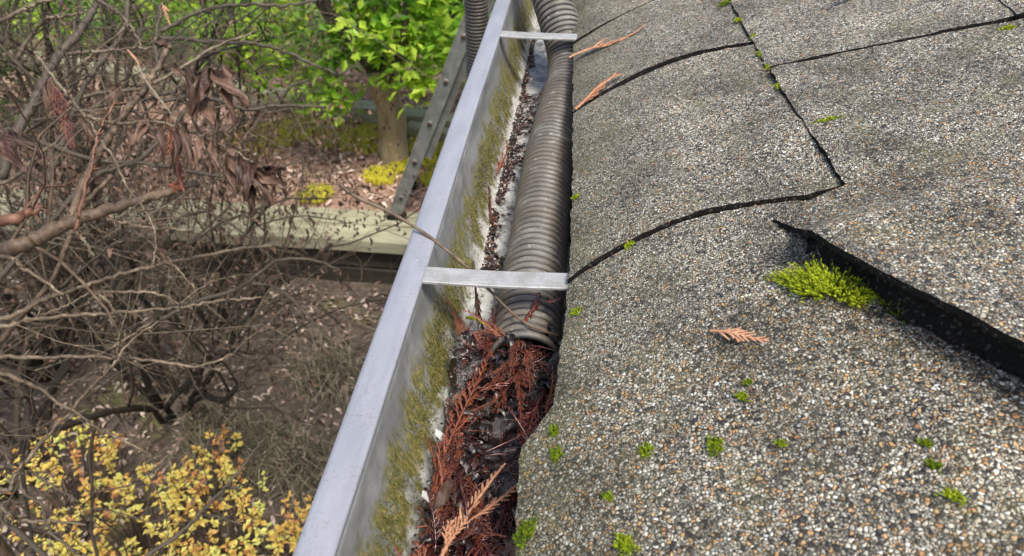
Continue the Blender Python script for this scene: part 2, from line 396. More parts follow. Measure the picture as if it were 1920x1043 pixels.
MAT = {
    'granule': granule_material("asphalt_granules_grey", 0.06, 480, 1.32),
    'granule_near': granule_material("asphalt_granules_tan", 0.17, 395, 1.27),
    'asphalt': asphalt_edge_material(),
    'gutter': gutter_material(), 'rim': rim_material(), 'strap': strap_material(), 'hose': hose_material(),
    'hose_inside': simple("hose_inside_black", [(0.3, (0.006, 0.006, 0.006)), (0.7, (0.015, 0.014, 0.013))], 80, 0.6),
    'moss': simple("roof_moss", [(0.22, (0.045, 0.085, 0.006)), (0.48, (0.20, 0.28, 0.010)), (0.72, (0.50, 0.56, 0.03))], 400, 0.8, 0, tint=0.6, trans=0.25, spec=0.2),
    'wallmoss': simple("gutter_moss", [(0.25, (0.030, 0.037, 0.008)), (0.5, (0.085, 0.080, 0.017)), (0.80, (0.24, 0.195, 0.055))], 160, 0.9, 0, tint=0.5, trans=0.15, spec=0.15),
    'frond_dry': simple("dry_cedar_frond", [(0.25, (0.24, 0.10, 0.05)), (0.5, (0.38, 0.18, 0.095)), (0.75, (0.52, 0.29, 0.17))], 260, 0.65, 0.4, 0.0005, tint=0.4),
    'frond_rust': simple("damp_cedar_frond", [(0.25, (0.026, 0.009, 0.007)), (0.5, (0.082, 0.022, 0.013)), (0.84, (0.29, 0.090, 0.040))], 220, 0.42, 0.4, 0.0005, tint=0.5, spec=0.5),
    'frond_wet': simple("wet_cedar_frond", [(0.25, (0.016, 0.006, 0.005)), (0.5, (0.052, 0.013, 0.010)), (0.78, (0.15, 0.036, 0.024))], 220, 0.16, 0.5, 0.0006, tint=0.5, spec=0.7),
    'sludge': simple("wet_leaf_sludge", [(0.3, (0.006, 0.004, 0.004)), (0.6, (0.018, 0.010, 0.008)), (0.8, (0.045, 0.020, 0.014))], 260, 0.12, 0.9, 0.002, spec=0.7),
    'crumb': simple("dark_wet_crumbs", [(0.25, (0.008, 0.005, 0.005)), (0.5, (0.026, 0.014, 0.012)), (0.8, (0.10, 0.04, 0.025))], 300, 0.22, 0.6, 0.001, tint=0.6, spec=0.6),
    'leafdead': simple("curled_dead_leaf", [(0.30, (0.028, 0.016, 0.011)), (0.5, (0.085, 0.048, 0.032)), (0.78, (0.24, 0.145, 0.10))], 130, 0.55, 0.5, 0.001, tint=0.5, trans=0.12),
    'twig_bg': simple("twig_bark", [(0.28, (0.018, 0.014, 0.009)), (0.55, (0.075, 0.057, 0.036)), (0.84, (0.32, 0.26, 0.175))], 60, 0.75, 0.4, 0.001, tint=0.6),
    'bark_grey': simple("grey_tan_bark", [(0.30, (0.034, 0.025, 0.016)), (0.52, (0.12, 0.090, 0.058)), (0.78, (0.34, 0.275, 0.19))], 120, 0.65, 0.6, 0.0012, tint=0.3),
    'bark_dark': simple("dark_olive_bark", [(0.25, (0.030, 0.024, 0.017)), (0.5, (0.065, 0.052, 0.036)), (0.8, (0.12, 0.10, 0.068))], 120, 0.7, 0.6, 0.0012, tint=0.3),
    'bark_brown': simple("brown_bark", [(0.30, (0.034, 0.023, 0.015)), (0.5, (0.10, 0.068, 0.043)), (0.74, (0.24, 0.175, 0.115))], 90, 0.6, 0.7, 0.0015, (1, 1, 0.4), tint=0.3),
    'bark_red': simple("red_brown_bark", [(0.25, (0.07, 0.030, 0.017)), (0.5, (0.14, 0.066, 0.039)), (0.8, (0.27, 0.15, 0.095))], 90, 0.6, 0.5, 0.001, tint=0.3),
    'bark_trunk': simple("tree_trunk_bark", [(0.3, (0.20, 0.155, 0.085)), (0.5, (0.36, 0.285, 0.17)), (0.75, (0.50, 0.41, 0.27))], 16, 0.85, 0.6, 0.01, (1, 1, 0.35)),
    'leaf_bright': simple("bright_green_leaf", [(0.2, (0.09, 0.24, 0.025)), (0.45, (0.28, 0.52, 0.04)), (0.72, (0.60, 0.76, 0.09))], 8, 0.4, 0, tint=0.75, trans=0.5),
    'leaf_dark': simple("dark_green_leaf", [(0.25, (0.025, 0.07, 0.016)), (0.5, (0.08, 0.17, 0.03)), (0.78, (0.20, 0.30, 0.06))], 8, 0.5, 0, tint=0.75, trans=0.25),
    'leaf_yellow': simple("yellow_leaf", [(0.16, (0.58, 0.25, 0.09)), (0.36, (0.74, 0.50, 0.12)), (0.56, (0.82, 0.70, 0.17)), (0.82, (0.70, 0.72, 0.20))], 14, 0.5, 0, tint=0.8, trans=0.3),
    'timber': simple("weathered_pale_timber", [(0.28, (0.15, 0.14, 0.085)), (0.42, (0.33, 0.315, 0.21)), (0.6, (0.43, 0.415, 0.29)), (0.78, (0.55, 0.53, 0.40))], 9, 0.8, 0.5, 0.004, (0.25, 3, 3)),
    'timber_dark': simple("near_black_timber", [(0.3, (0.022, 0.018, 0.013)), (0.7, (0.06, 0.05, 0.035))], 7, 0.85, 0.5, 0.004, (0.25, 3, 3)),  # near-black wood for the sleepers below the pale cap
    'ladder': simple("dull_ladder_aluminium", [(0.3, (0.13, 0.135, 0.12)), (0.5, (0.20, 0.205, 0.185)), (0.75, (0.31, 0.315, 0.29))], 14, 0.5, 0.2, 0.001),
    'ladder_rust': simple("worn_ladder_bolt", [(0.3, (0.05, 0.035, 0.025)), (0.7, (0.16, 0.10, 0.07))], 40, 0.7),
    'fascia': simple("painted_fascia", [(0.3, (0.62, 0.62, 0.59)), (0.7, (0.74, 0.74, 0.71))], 20, 0.6, 0.2, 0.001),
    'siding': simple("grey_siding", [(0.3, (0.36, 0.37, 0.36)), (0.7, (0.44, 0.45, 0.44))], 9, 0.8, 0.2, 0.002),
    'grass': simple("dull_long_grass", [(0.25, (0.07, 0.066, 0.038)), (0.5, (0.17, 0.155, 0.095)), (0.8, (0.34, 0.30, 0.21))], 8, 0.7, 0, tint=0.8, trans=0.2),
    'grass_yellow': simple("yellow_green_moss_grass", [(0.25, (0.45, 0.44, 0.03)), (0.5, (0.74, 0.68, 0.05)), (0.8, (0.88, 0.80, 0.12))], 6, 0.7, 0, tint=0.7, trans=0.3),
    'litter': simple("brown_fallen_leaf", [(0.2, (0.08, 0.055, 0.042)), (0.45, (0.22, 0.155, 0.12)), (0.65, (0.38, 0.285, 0.23)), (0.85, (0.58, 0.48, 0.40))], 10, 0.7, 0, tint=0.85),
    'litter_pink': simple("pink_brown_fallen_leaf", [(0.2, (0.20, 0.11, 0.08)), (0.45, (0.42, 0.25, 0.19)), (0.65, (0.60, 0.41, 0.33)), (0.85, (0.74, 0.58, 0.50))], 10, 0.7, 0, tint=0.85),
    'concrete': simple("pale_concrete", [(0.3, (0.28, 0.27, 0.24)), (0.7, (0.38, 0.37, 0.34))], 5, 0.85, 0.2, 0.003),
    'plaster': simple("loose_paint_flake", [(0.3, (0.66, 0.66, 0.62)), (0.7, (0.78, 0.78, 0.74))], 80, 0.6),
}

def soil_material():
    t = NT("garden_soil")
    p = t.pos()
    n = t.noise(p, 3.2, 6, 0.65); n2 = t.noise(p, 22, 6, 0.7)
    s = t.sep(p)
    dark = t.ramp(n2, [(0.3, (0.04, 0.03, 0.023)), (0.55, (0.125, 0.096, 0.074)), (0.75, (0.25, 0.20, 0.16))])
    pink = t.ramp(n2, [(0.3, (0.20, 0.115, 0.08)), (0.55, (0.42, 0.27, 0.20)), (0.75, (0.58, 0.42, 0.33))])
    col = t.mix(t.math('GREATER_THAN', s[2], -2.62), dark, pink)
    col = t.mix(t.ramp(n, [(0.55, 0.0), (0.68, 0.8)]), col, t.ramp(n2, [(0.3, (0.07, 0.085, 0.02)), (0.7, (0.20, 0.21, 0.04))]))
    lawn = t.ramp(t.math('MULTIPLY_ADD', s[1], 0.1, t.math('MULTIPLY', n, 0.25)), [(0.78, 0.0), (0.86, 1.0)])
    col = t.mix(lawn, col, t.ramp(n2, [(0.3, (0.05, 0.10, 0.02)), (0.55, (0.15, 0.22, 0.035)), (0.75, (0.30, 0.34, 0.06))]))
    return t.out(col, 0.9, t.bump(n2, 0.7, 0.03))
MAT['soil'] = soil_material()

def water_material():
    t = NT("shallow_gutter_water")
    tr = t.node("ShaderNodeBsdfTransparent"); gl = t.node("ShaderNodeBsdfGlossy"); mx = t.node("ShaderNodeMixShader"); fr = t.node("ShaderNodeFresnel")
    gl.inputs["Roughness"].default_value = 0.04; fr.inputs["IOR"].default_value = 1.33
    nb = t.bump(t.noise(t.pos(), 160, 2), 0.08, 0.001)
    t.link(nb, gl.inputs["Normal"])
    t.link(fr.outputs[0], mx.inputs[0]); t.link(tr.outputs[0], mx.inputs[1]); t.link(gl.outputs[0], mx.inputs[2])
    t.link(mx.outputs[0], t.n["Material Output"].inputs[0])
    return t.m
MAT['water'] = water_material()

# ================================================================ HOUSE: roof of asphalt shingles, fascia, wall
PX = np.array([-0.06, -0.03, -0.01, 0.0, 0.03, 0.056, 0.085, 0.115, 0.18, 4.0])
PZ = np.array([-0.026, -0.008, 0.004, 0.0105, 0.0245, 0.036, 0.0475, 0.0575, 0.0785, 0.0785 + 3.82 * 0.268])
_fx = np.linspace(-0.06, 4.0, 4061)
_fz = np.interp(_fx, PX, PZ)
_k = np.exp(-0.5 * (np.arange(-24, 25) / 8.0) ** 2); _k /= _k.sum()
_fz = np.convolve(np.pad(_fz, 24, mode='reflect', reflect_type='odd'), _k, mode='valid')
def zroof(x): return np.interp(x, _fx, _fz)

house = thing('house', 'house roof of weathered grey asphalt shingles sloping down to the gutter', 'house', (0.6, 0.8, -2.9))

def poly_at(pl, s):
    pl = np.asarray(pl, float)
    L = np.concatenate([[0], np.cumsum(np.linalg.norm(np.diff(pl[:, :2], axis=0), axis=1))]); L /= L[-1]
    return np.stack([np.interp(s, L, pl[:, i]) for i in range(pl.shape[1])], 1)

def shingle(butt, top, off, mat='granule', step=0.006, label=None, seed=1, lift=None, rag=0.0014, th=0.0052, bow=0.0):
    """one shingle tab: butt and top edges as (x, y[, lift]) polylines running along the eaves"""
    b0 = np.asarray(butt, float); t0 = np.asarray(top, float)
    Ls = np.linalg.norm(b0[-1, :2] - b0[0, :2]); Lt = np.linalg.norm(t0[0, :2] - b0[0, :2])
    ns, nt = max(6, int(Ls / step)), max(6, int(Lt / step))
    s = np.linspace(0, 1, ns)
    if b0.shape[1] == 2: b0 = np.c_[b0, np.zeros(len(b0))]
    if t0.shape[1] == 2: t0 = np.c_[t0, np.zeros(len(t0))]
    B, T = poly_at(b0, s), poly_at(t0, s)
    tt = np.linspace(0, 1, nt) ** 1.15
    # ragged cut edges
    P = B[:, None, :] * (1 - tt)[None, :, None] + T[:, None, :] * tt[None, :, None]
    w = np.clip(1 - tt / 0.06, 0, 1)
    P[:, :, 0] += w[None] * (rag * (vnoise(P[:, :1, 1], P[:, :1, 1] * 0, 0.006, seed) + 0.8 * vnoise(P[:, :1, 1], P[:, :1, 1] * 0, 0.025, seed + 3)))
    e = np.zeros(ns); e[0] = 1; e[-1] = 1
    P[:, :, 1] += e[:, None] * rag * 0.8 * vnoise(P[:, :, 0], P[:, :, 0] * 0 + np.arange(ns)[:, None], 0.007, seed + 5)
    if bow:
        sb = np.clip(P[:, :, 0] / 0.185, 0, 1)
        P[:, :, 1] += bow * 4 * sb * (1 - sb)
    x, y = P[:, :, 0], P[:, :, 1]
    L = P[:, :, 2] * (1 - tt)[None, :] ** 1.2
    if lift is not None: L = L + lift(x, y)
    und = 0.0019 * vnoise(x, y, 0.085, seed + 7) + 0.0008 * vnoise(x, y, 0.035, seed + 8) + 0.0005 * vnoise(x, y, 0.017, seed + 9)
    dip = -0.0012 * np.clip(1 - tt / 0.03, 0, 1)[None, :]
    z = zroof(x) + off + L + und + dip
    topv = np.stack([x, y, z], -1).reshape(-1, 3)
    botv = topv.copy(); botv[:, 2] -= th; botv[:, 0] += 0.0008
    i = np.arange(ns - 1)[:, None] * nt; j = np.arange(nt - 1)[None, :]
    q = np.stack([i + j, i + nt + j, i + nt + j + 1, i + j + 1], -1).reshape(-1, 4)
    # orient up
    a, b_, c = topv[q[0, 0]], topv[q[0, 1]], topv[q[0, 2]]
    if np.cross(b_ - a, c - a)[2] < 0: q = q[:, ::-1]
    n = ns * nt
    ring = np.concatenate([np.arange(nt), np.arange(1, ns) * nt + nt - 1, (ns - 1) * nt + np.arange(nt - 2, -1, -1), np.arange(ns - 2, 0, -1) * nt])
    mb = MB()
    mb.add(topv, q)
    r2 = np.roll(ring, -1)
    m2 = MB()
    v2 = np.concatenate([topv[ring], botv[ring]]); m = len(ring); k = np.arange(m); k2 = (k + 1) % m
    # skirt and underside (dark asphalt)
    mb2q = np.stack([k, k2, k2 + m, k + m], -1)
    allv = np.concatenate([topv, v2, botv])
    full = MB()
    full.add(allv, np.concatenate([q, mb2q + n, q[:, ::-1] + n + 2 * m]))
    o = full.build('shingle', MAT[mat], house)
    o.data.materials.append(MAT['asphalt'])
    mi = np.zeros(len(o.data.polygons), np.int32); mi[len(q):] = 1
    o.data.polygons.foreach_set('material_index', mi)
    if label: o['label'] = label
    return o

# first course, along the eaves (x up the slope, y along the gutter)
shingle([(-0.022, -0.25), (-0.024, 0.24), (-0.0275, 0.318), (-0.016, 0.334), (-0.005, 0.352)], [(0.33, -0.25), (0.33, 0.3), (0.33, 0.42), (0.33, 0.500), (0.33, 0.535)],
        0.0030, 'granule_near', 0.005, 'near eave shingle with coarse tan and white granules', 11,
        lift=lambda x, y: 0.0035 * np.clip((y - 0.1) / 0.3, 0, 1))
shingle([(-0.009, 0.30), (-0.0055, 0.40), (-0.003, 0.4865)], [(0.235, 0.36), (0.235, 0.46), (0.235, 0.534)], 0.0, 'granule', 0.006, None, 12, bow=0.021)
shingle([(-0.003, 0.4935), (-0.0045, 0.617), (-0.0117, 0.813)], [(0.235, 0.543), (0.235, 0.70), (0.235, 0.861)], 0.0, 'granule', 0.006, None, 13, bow=0.021)
shingle([(-0.012, 0.8215), (-0.0206, 1.049)], [(0.235, 0.8705), (0.235, 1.091)], 0.0, 'granule', 0.006, None, 14, bow=0.024)
shingle([(-0.0208, 1.0585), (-0.0295, 1.36)], [(0.235, 1.1015), (0.235, 1.40)], 0.0, 'granule', 0.008, None, 15, bow=0.018)
y0 = 1.365
for k in range(9):
    shingle([(-0.028, y0), (-0.028, y0 + 0.335)], [(0.235, y0 + 0.04), (0.235, y0 + 0.375)], 0.0, 'granule', 0.03, None, 16 + k)
    y0 += 0.341
# second course: the curled tab, then flat ones
shingle([(0.318, -0.25, 0.016), (0.295, 0.10, 0.026), (0.272, 0.225, 0.033), (0.2367, 0.3072, 0.036), (0.1983, 0.3649, 0.036), (0.1590, 0.4370, 0.033), (0.1645, 0.4585, 0.016), (0.1672, 0.4705, 0.007), (0.1650, 0.4835, 0.001), (0.1540, 0.5045, -0.003)],
        [(0.47, -0.25), (0.47, 0.1), (0.47, 0.3), (0.47, 0.4), (0.47, 0.47), (0.47, 0.52), (0.47, 0.545), (0.47, 0.565), (0.47, 0.59), (0.47, 0.63)],
        0.0046, 'granule_near', 0.003, 'curled shingle tab lifted clear of the roof with a dark gap under it', 31, rag=0.0007,
        lift=lambda x, y: 0.004 * np.clip(1 - np.abs(x - 0.21) / 0.09, 0, 1) * np.clip((y - 0.42) / 0.1, 0, 1))
mb = MB()  # black sheet added under the lifted edge to make the gap's shadow
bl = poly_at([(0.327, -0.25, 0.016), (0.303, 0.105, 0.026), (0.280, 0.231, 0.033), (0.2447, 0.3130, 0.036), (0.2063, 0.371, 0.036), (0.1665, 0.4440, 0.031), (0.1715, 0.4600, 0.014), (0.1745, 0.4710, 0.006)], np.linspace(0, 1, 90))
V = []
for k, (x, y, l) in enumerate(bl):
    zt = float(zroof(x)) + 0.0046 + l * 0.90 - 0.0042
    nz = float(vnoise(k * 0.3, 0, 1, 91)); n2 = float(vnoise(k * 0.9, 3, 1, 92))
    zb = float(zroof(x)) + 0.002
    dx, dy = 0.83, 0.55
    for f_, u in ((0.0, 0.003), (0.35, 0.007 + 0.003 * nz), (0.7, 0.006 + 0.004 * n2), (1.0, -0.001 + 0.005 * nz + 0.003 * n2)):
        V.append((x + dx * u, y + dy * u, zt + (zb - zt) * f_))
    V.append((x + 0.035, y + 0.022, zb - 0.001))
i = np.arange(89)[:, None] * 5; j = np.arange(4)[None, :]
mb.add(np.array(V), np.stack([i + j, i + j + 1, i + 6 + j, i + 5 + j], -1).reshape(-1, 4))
tag(mb.build('gap_shadow_sheet', MAT['asphalt'], house), 'black sheet standing in for the shadow under the curled tab')
shingle([(0.2125, 0.515), (0.2030, 0.64), (0.1925, 0.769)], [(0.47, 0.56), (0.47, 0.66), (0.47, 0.767)], 0.0046, 'granule', 0.006, None, 32)
shingle([(0.1920, 0.7775), (0.1835, 0.95), (0.1780, 1.08)], [(0.47, 0.7755), (0.47, 0.95), (0.47, 1.08)], 0.0046, 'granule', 0.006, None, 33)
y0 = 1.086
for k in range(10):
    shingle([(0.178, y0), (0.178, y0 + 0.33)], [(0.47, y0), (0.47, y0 + 0.33)], 0.0046, 'granule', 0.03, None, 34 + k)
    y0 += 0.336
# higher courses (mostly out of the picture, but the roof goes on)
shingle([(0.432, -0.25), (0.430, 0.40), (0.428, 0.766)], [(0.68, -0.25), (0.68, 0.4), (0.68, 0.766)], 0.0092, 'granule', 0.012, None, 51)
shingle([(0.4160, 0.772), (0.4195, 0.83), (0.420, 1.10)], [(0.68, 0.772), (0.68, 0.83), (0.68, 1.10)], 0.0092, 'granule', 0.012, None, 52)
for c in range(7):
    for k in range(4):
        a = 1.106 + 0.86 * k if c == 0 else -0.25 + 1.15 * k
        wd = 0.854 if c == 0 else 1.144
        xb = 0.42 + 0.21 * c
        shingle([(xb, a), (xb, a + wd)], [(xb + 0.25, a), (xb + 0.25, a + wd)], 0.0092 + 0.0046 * c, 'granule', 0.05, None, 60 + 4 * c + k)

# dark felt under the shingles, seen in the slots between the tabs
mb = MB()
xs = np.linspace(-0.0, 2.0, 160); ys = np.linspace(-0.25, 4.4, 60)
gx, gy = np.meshgrid(xs, ys, indexing='ij')
gz = zroof(gx) - 0.0085
v = np.stack([gx, gy, gz], -1).reshape(-1, 3); v2 = v.copy(); v2[:, 2] -= 0.012
i = np.arange(159)[:, None] * 60; j = np.arange(59)[None, :]
q = np.stack([i + j, i + 60 + j, i + 61 + j, i + j + 1], -1).reshape(-1, 4)
mb.add(v, q); mb.add(v2, q[:, ::-1])
mb.build('roof_felt', MAT['asphalt'], house)
mb = MB(); box(mb, (0.0105, -0.6, -0.17), (0.032, 4.8, -0.0125)); mb.build('fascia', MAT['fascia'], house, False)
mb = MB(); box(mb, (0.034, -0.6, -0.17), (0.42, 4.8, -0.158)); mb.build('soffit', MAT['fascia'], house, False)
mb = MB(); box(mb, (0.40, -0.6, -2.95), (0.60, 4.8, -0.171))
for k in range(17):
    z = -2.9 + k * 0.16
    mb.add([(0.372, -0.6, z), (0.372, 4.8, z), (0.397, 4.8, z + 0.155), (0.397, -0.6, z + 0.155), (0.399, -0.6, z), (0.399, 4.8, z)], [(0, 3, 2, 1), (0, 1, 5, 4)])
mb.build('wall', MAT['siding'], house, False)

# ================================================================ GUTTER
gutter = thing('gutter', 'weathered grey metal gutter with green moss inside, running along the eaves', 'gutter', (-0.075, 0.8, -0.1))
def sweep(profile, ys, closed=True, wob=0.0, seed=0):
    pr = np.asarray(profile, float); m = len(pr); n = len(ys)
    X = np.broadcast_to(pr[None, :, 0], (n, m)).copy(); Z = np.broadcast_to(pr[None, :, 1], (n, m)).copy()
    Y = np.broadcast_to(np.asarray(ys)[:, None], (n, m)).copy()
    if wob:
        X += wob * vnoise(Y, Z, 0.21, seed) + 0.3 * wob * vnoise(Y, Z, 0.05, seed + 1)
        Z += wob * 0.5 * vnoise(Y, X * 0, 0.33, seed + 2)
    v = np.stack([X, Y, Z], -1).reshape(-1, 3)
    i = np.arange(n - 1)[:, None] * m; j = np.arange(m if closed else m - 1)[None, :]; k = (j + 1) % m
    return v, np.stack([i + j, i + m + j, i + m + k, i + k], -1).reshape(-1, 4)
def densify(p, d):
    out = []
    for a, b in zip(p[:-1], p[1:]):
        n = max(1, int(math.dist(a, b) / d))
        out += [(a[0] + (b[0] - a[0]) * t / n, a[1] + (b[1] - a[1]) * t / n) for t in range(n)]
    return out + [p[-1]]
inner = [(0.0085, -0.0130), (0.0075, -0.095), (0.0045, -0.0995), (-0.092, -0.100), (-0.0985, -0.0985), (-0.1035, -0.094), (-0.1085, -0.084), (-0.1150, -0.070), (-0.1215, -0.052), (-0.1270, -0.032), (-0.1300, -0.0165), (-0.1308, -0.0062)]
outer = [(-0.1330, -0.0062), (-0.1420, -0.0165), (-0.1400, -0.032), (-0.1330, -0.055), (-0.1230, -0.075), (-0.1120, -0.092), (-0.1030, -0.1015), (0.0050, -0.1015), (0.0100, -0.097), (0.0100, -0.0130)]
ysg = np.arange(-0.6, 4.86, 0.03)
v, q = sweep(densify(inner, 0.006) + densify(outer, 0.012), ysg, True, 0.0007, 3)
mb = MB(); mb.add(v, q)
trough = mb.build('trough', MAT['gutter'], gutter)
rimp = [(-0.1300, -0.0058), (-0.1290, -0.0045), (-0.1290, -0.0014), (-0.1300, -0.0002), (-0.1340, 0.0004), (-0.1420, 0.0007), (-0.1500, 0.0003), (-0.1530, -0.0006), (-0.1540, -0.0026), (-0.1541, -0.0140), (-0.1528, -0.0158), (-0.1420, -0.0162), (-0.1330, -0.0060)]
v, q = sweep(rimp, np.arange(-0.6, 4.86, 0.02), True, 0.0006, 4)
mb = MB(); mb.add(v, q)
tag(mb.build('rim', MAT['rim'], gutter), 'folded blue-grey front rim of the gutter')
for k, yc in enumerate([-0.075, 0.4985, 1.0745, 1.65, 2.23, 2.8, 3.4, 4.0]):
    mb = MB()
    w2, th = 0.0107, 0.0032
    sl = 0.004 if k != 1 else -0.004
    xs_ = np.linspace(-0.1286, 0.0035, 12)
    pr = np.array([(-w2, 0.0006), (-w2 + 0.0006, 0.0), (w2 - 0.0006, 0.0), (w2, 0.0006), (w2, th - 0.0006), (w2 - 0.0006, th), (-w2 + 0.0006, th), (-w2, th - 0.0006)])
    V = np.array([[(x, yc + a + sl * (x + 0.06) / 0.13 * -1.0, -0.0042 + b + 0.0006 * math.sin(x * 40 + k)) for a, b in pr] for x in xs_]).reshape(-1, 3)
    i = np.arange(11)[:, None] * 8; j = np.arange(8)[None, :]; kk = (j + 1) % 8
    Q = np.stack([i + j, i + kk, i + 8 + kk, i + 8 + j], -1).reshape(-1, 4)
    mb.add(V, Q); mb.add(V[:8], [(0, 1, 2, 3), (0, 3, 4, 7), (4, 5, 6, 7)]); mb.add(V[-8:], [(3, 2, 1, 0), (7, 4, 3, 0), (7, 6, 5, 4)])
    mb.build('hanger_strap', MAT['strap'], gutter, False)

# moss fuzz on the gutter wall: nobody could count it
IW = np.array(inner[4:])[::-1]          # wall from the lip down to the base
def wall_point(z):
    return np.interp(z, IW[::-1, 1], IW[::-1, 0])
mb = MB(); cnt = 0
N = 60000
ys_ = rng.uniform(0.15, 1.75, N); zs_ = rng.uniform(-0.098, -0.028, N)
zoff = zs_ + 0.014 * vnoise(ys_, zs_ * 0.6, 0.08, 21) + 0.008 * vnoise(ys_, zs_, 0.02, 22)
dens = np.clip((zoff + 0.094) / 0.010, 0, 1) * np.clip((-0.046 - zoff) / 0.016, 0, 1)
dens *= np.clip(0.6 + 0.8 * vnoise(ys_, zs_ * 1.5, 0.04, 23) + 0.6 * vnoise(ys_, zs_, 0.008, 24), 0, 1)
keep = rng.uniform(0, 1, N) < dens * 0.62
V, T, tn = [], [], []
for y, z in zip(ys_[keep], zs_[keep]):
    x = wall_point(z) + 0.0003
    L = rng.uniform(0.0008, 0.0022) * (0.7 + 0.3 * (y < 0.8))
    d = np.array([rng.uniform(0.35, 1.0), rng.normal(0, 0.6), rng.uniform(-0.3, 0.7)]); d /= np.linalg.norm(d)
    s = np.cross(d, rng.normal(0, 1, 3)); s *= 0.00055 / (np.linalg.norm(s) + 1e-9)
    b = np.array([x, y, z]); n = len(V)
    V += [b - s, b + s, b + d * L]; T.append((n, n + 1, n + 2))
    tt = np.clip(0.5 + 0.35 * vnoise(y, z, 0.05, 25) + rng.normal(0, 0.15) + (z < -0.075) * 0.15, 0, 1); tn += [tt * 0.6, tt * 0.6, tt]
mb.add(np.array(V), None, T, np.array(tn))
tag(mb.build('wall_moss', MAT['wallmoss'], None, False), 'olive and yellow moss band growing along the inner gutter wall', 'moss', kind='stuff')

# ================================================================ VACUUM HOSE
def hose_path():
    c = [(-0.0365, 0.462, -0.0645), (-0.0385, 0.52, -0.0660), (-0.0385, 0.65, -0.0665), (-0.0385, 0.82, -0.0665), (-0.0310, 0.97, -0.0640), (-0.0250, 1.06, -0.0560), (-0.0330, 1.12, -0.0330), (-0.0640, 1.20, 0.020), (-0.0900, 1.27, 0.062), (-0.118, 1.37, 0.115), (-0.170, 1.56, 0.160),
         (-0.232, 1.76, 0.130), (-0.278, 1.89, 0.0), (-0.298, 1.955, -0.18), (-0.305, 1.985, -0.42), (-0.330, 2.03, -0.85), (-0.42, 2.12, -1.5), (-0.55, 2.25, -2.2), (-0.66, 2.34, -2.72), (-0.80, 2.45, -2.86), (-1.1, 2.60, -2.865)]
    p = smooth_path(c, 5200)
    L = np.concatenate([[0], np.cumsum(np.linalg.norm(np.diff(p, axis=0), axis=1))])
    return p, L
p, L = hose_path()
PITCH = 0.0100
per = 8
n = int(L[-1] / PITCH * per)
s = np.linspace(0, L[-1], n)
P = np.stack([np.interp(s, L, p[:, i]) for i in range(3)], 1)
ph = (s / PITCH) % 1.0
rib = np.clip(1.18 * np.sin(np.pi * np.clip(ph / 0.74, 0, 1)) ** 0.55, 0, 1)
amp = np.interp(P[:, 1], [0.6, 1.0, 1.3], [0.0044, 0.0028, 0.0034])
rr = 0.0320 - amp * (1 - rib) + 0.0004 * vnoise(s, s * 0, 0.05, 48) + 0.0003 * vnoise(s, s * 0 + 3, 0.013, 49)
hose = thing('vacuum_hose', 'dirty grey ribbed vacuum hose lying in the gutter under the metal straps', 'hose', tuple(P[0]))
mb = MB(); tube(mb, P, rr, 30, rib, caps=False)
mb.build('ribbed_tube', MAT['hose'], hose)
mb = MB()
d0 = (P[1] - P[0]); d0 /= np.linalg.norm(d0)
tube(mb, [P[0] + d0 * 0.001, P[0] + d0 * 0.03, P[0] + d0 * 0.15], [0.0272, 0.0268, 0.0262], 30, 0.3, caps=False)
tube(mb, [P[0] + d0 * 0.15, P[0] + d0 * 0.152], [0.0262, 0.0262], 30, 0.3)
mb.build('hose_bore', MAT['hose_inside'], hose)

# ================================================================ WET LEAF SLUDGE, CRUMBS AND WATER IN THE GUTTER
def inner_x(z): return np.interp(z, IW[::-1, 1], IW[::-1, 0])
def sludge_h(x, y):
    pile = np.clip((0.50 - y) / 0.06, 0, 1)
    h = 0.007 + pile * 0.017 + 0.006 * vnoise(x, y, 0.03, 41) + 0.004 * vnoise(x, y, 0.012, 42) + 0.0016 * vnoise(x, y, 0.004, 43)
    h = h + 0.032 * np.exp(-((y - 0.466) / 0.021) ** 2) * (1 + 0.3 * vnoise(x, y, 0.02, 45))
    # a wet hollow in front of the hose mouth
    h = h - 0.011 * np.exp(-(((x + 0.050) / 0.028) ** 2 + ((y - 0.392) / 0.036) ** 2))
    return h
xs = np.linspace(-0.101, 0.0075, 90); ys = np.linspace(0.10, 0.53, 330)
gx, gy = np.meshgrid(xs, ys, indexing='ij')
fade = np.clip((0.535 - gy) / 0.03, 0, 1)
gz = -0.0995 + sludge_h(gx, gy) * fade * np.clip((gx + 0.103) / 0.022, 0.0, 1.0)
wx = np.interp(gz, IW[::-1, 1], IW[::-1, 0]) - 0.0005
gx = gx + (wx + 0.101) * (1 - (gx + 0.101) / 0.1085)
gz = np.maximum(gz - 0.010 * np.clip((gy - 0.43) / 0.05, 0, 1) * np.clip(1 - (gx + 0.105) / 0.03, 0, 1), -0.0992)
mb = MB()
i = np.arange(89)[:, None] * 330; j = np.arange(329)[None, :]
mb.add(np.stack([gx, gy, gz], -1).reshape(-1, 3), np.stack([i + j, i + 330 + j, i + 331 + j, i + j + 1], -1).reshape(-1, 4))
tag(mb.build('leaf_sludge', MAT['sludge'], None), 'dark wet sludge of rotted leaves filling the near gutter floor', 'sludge', kind='stuff')

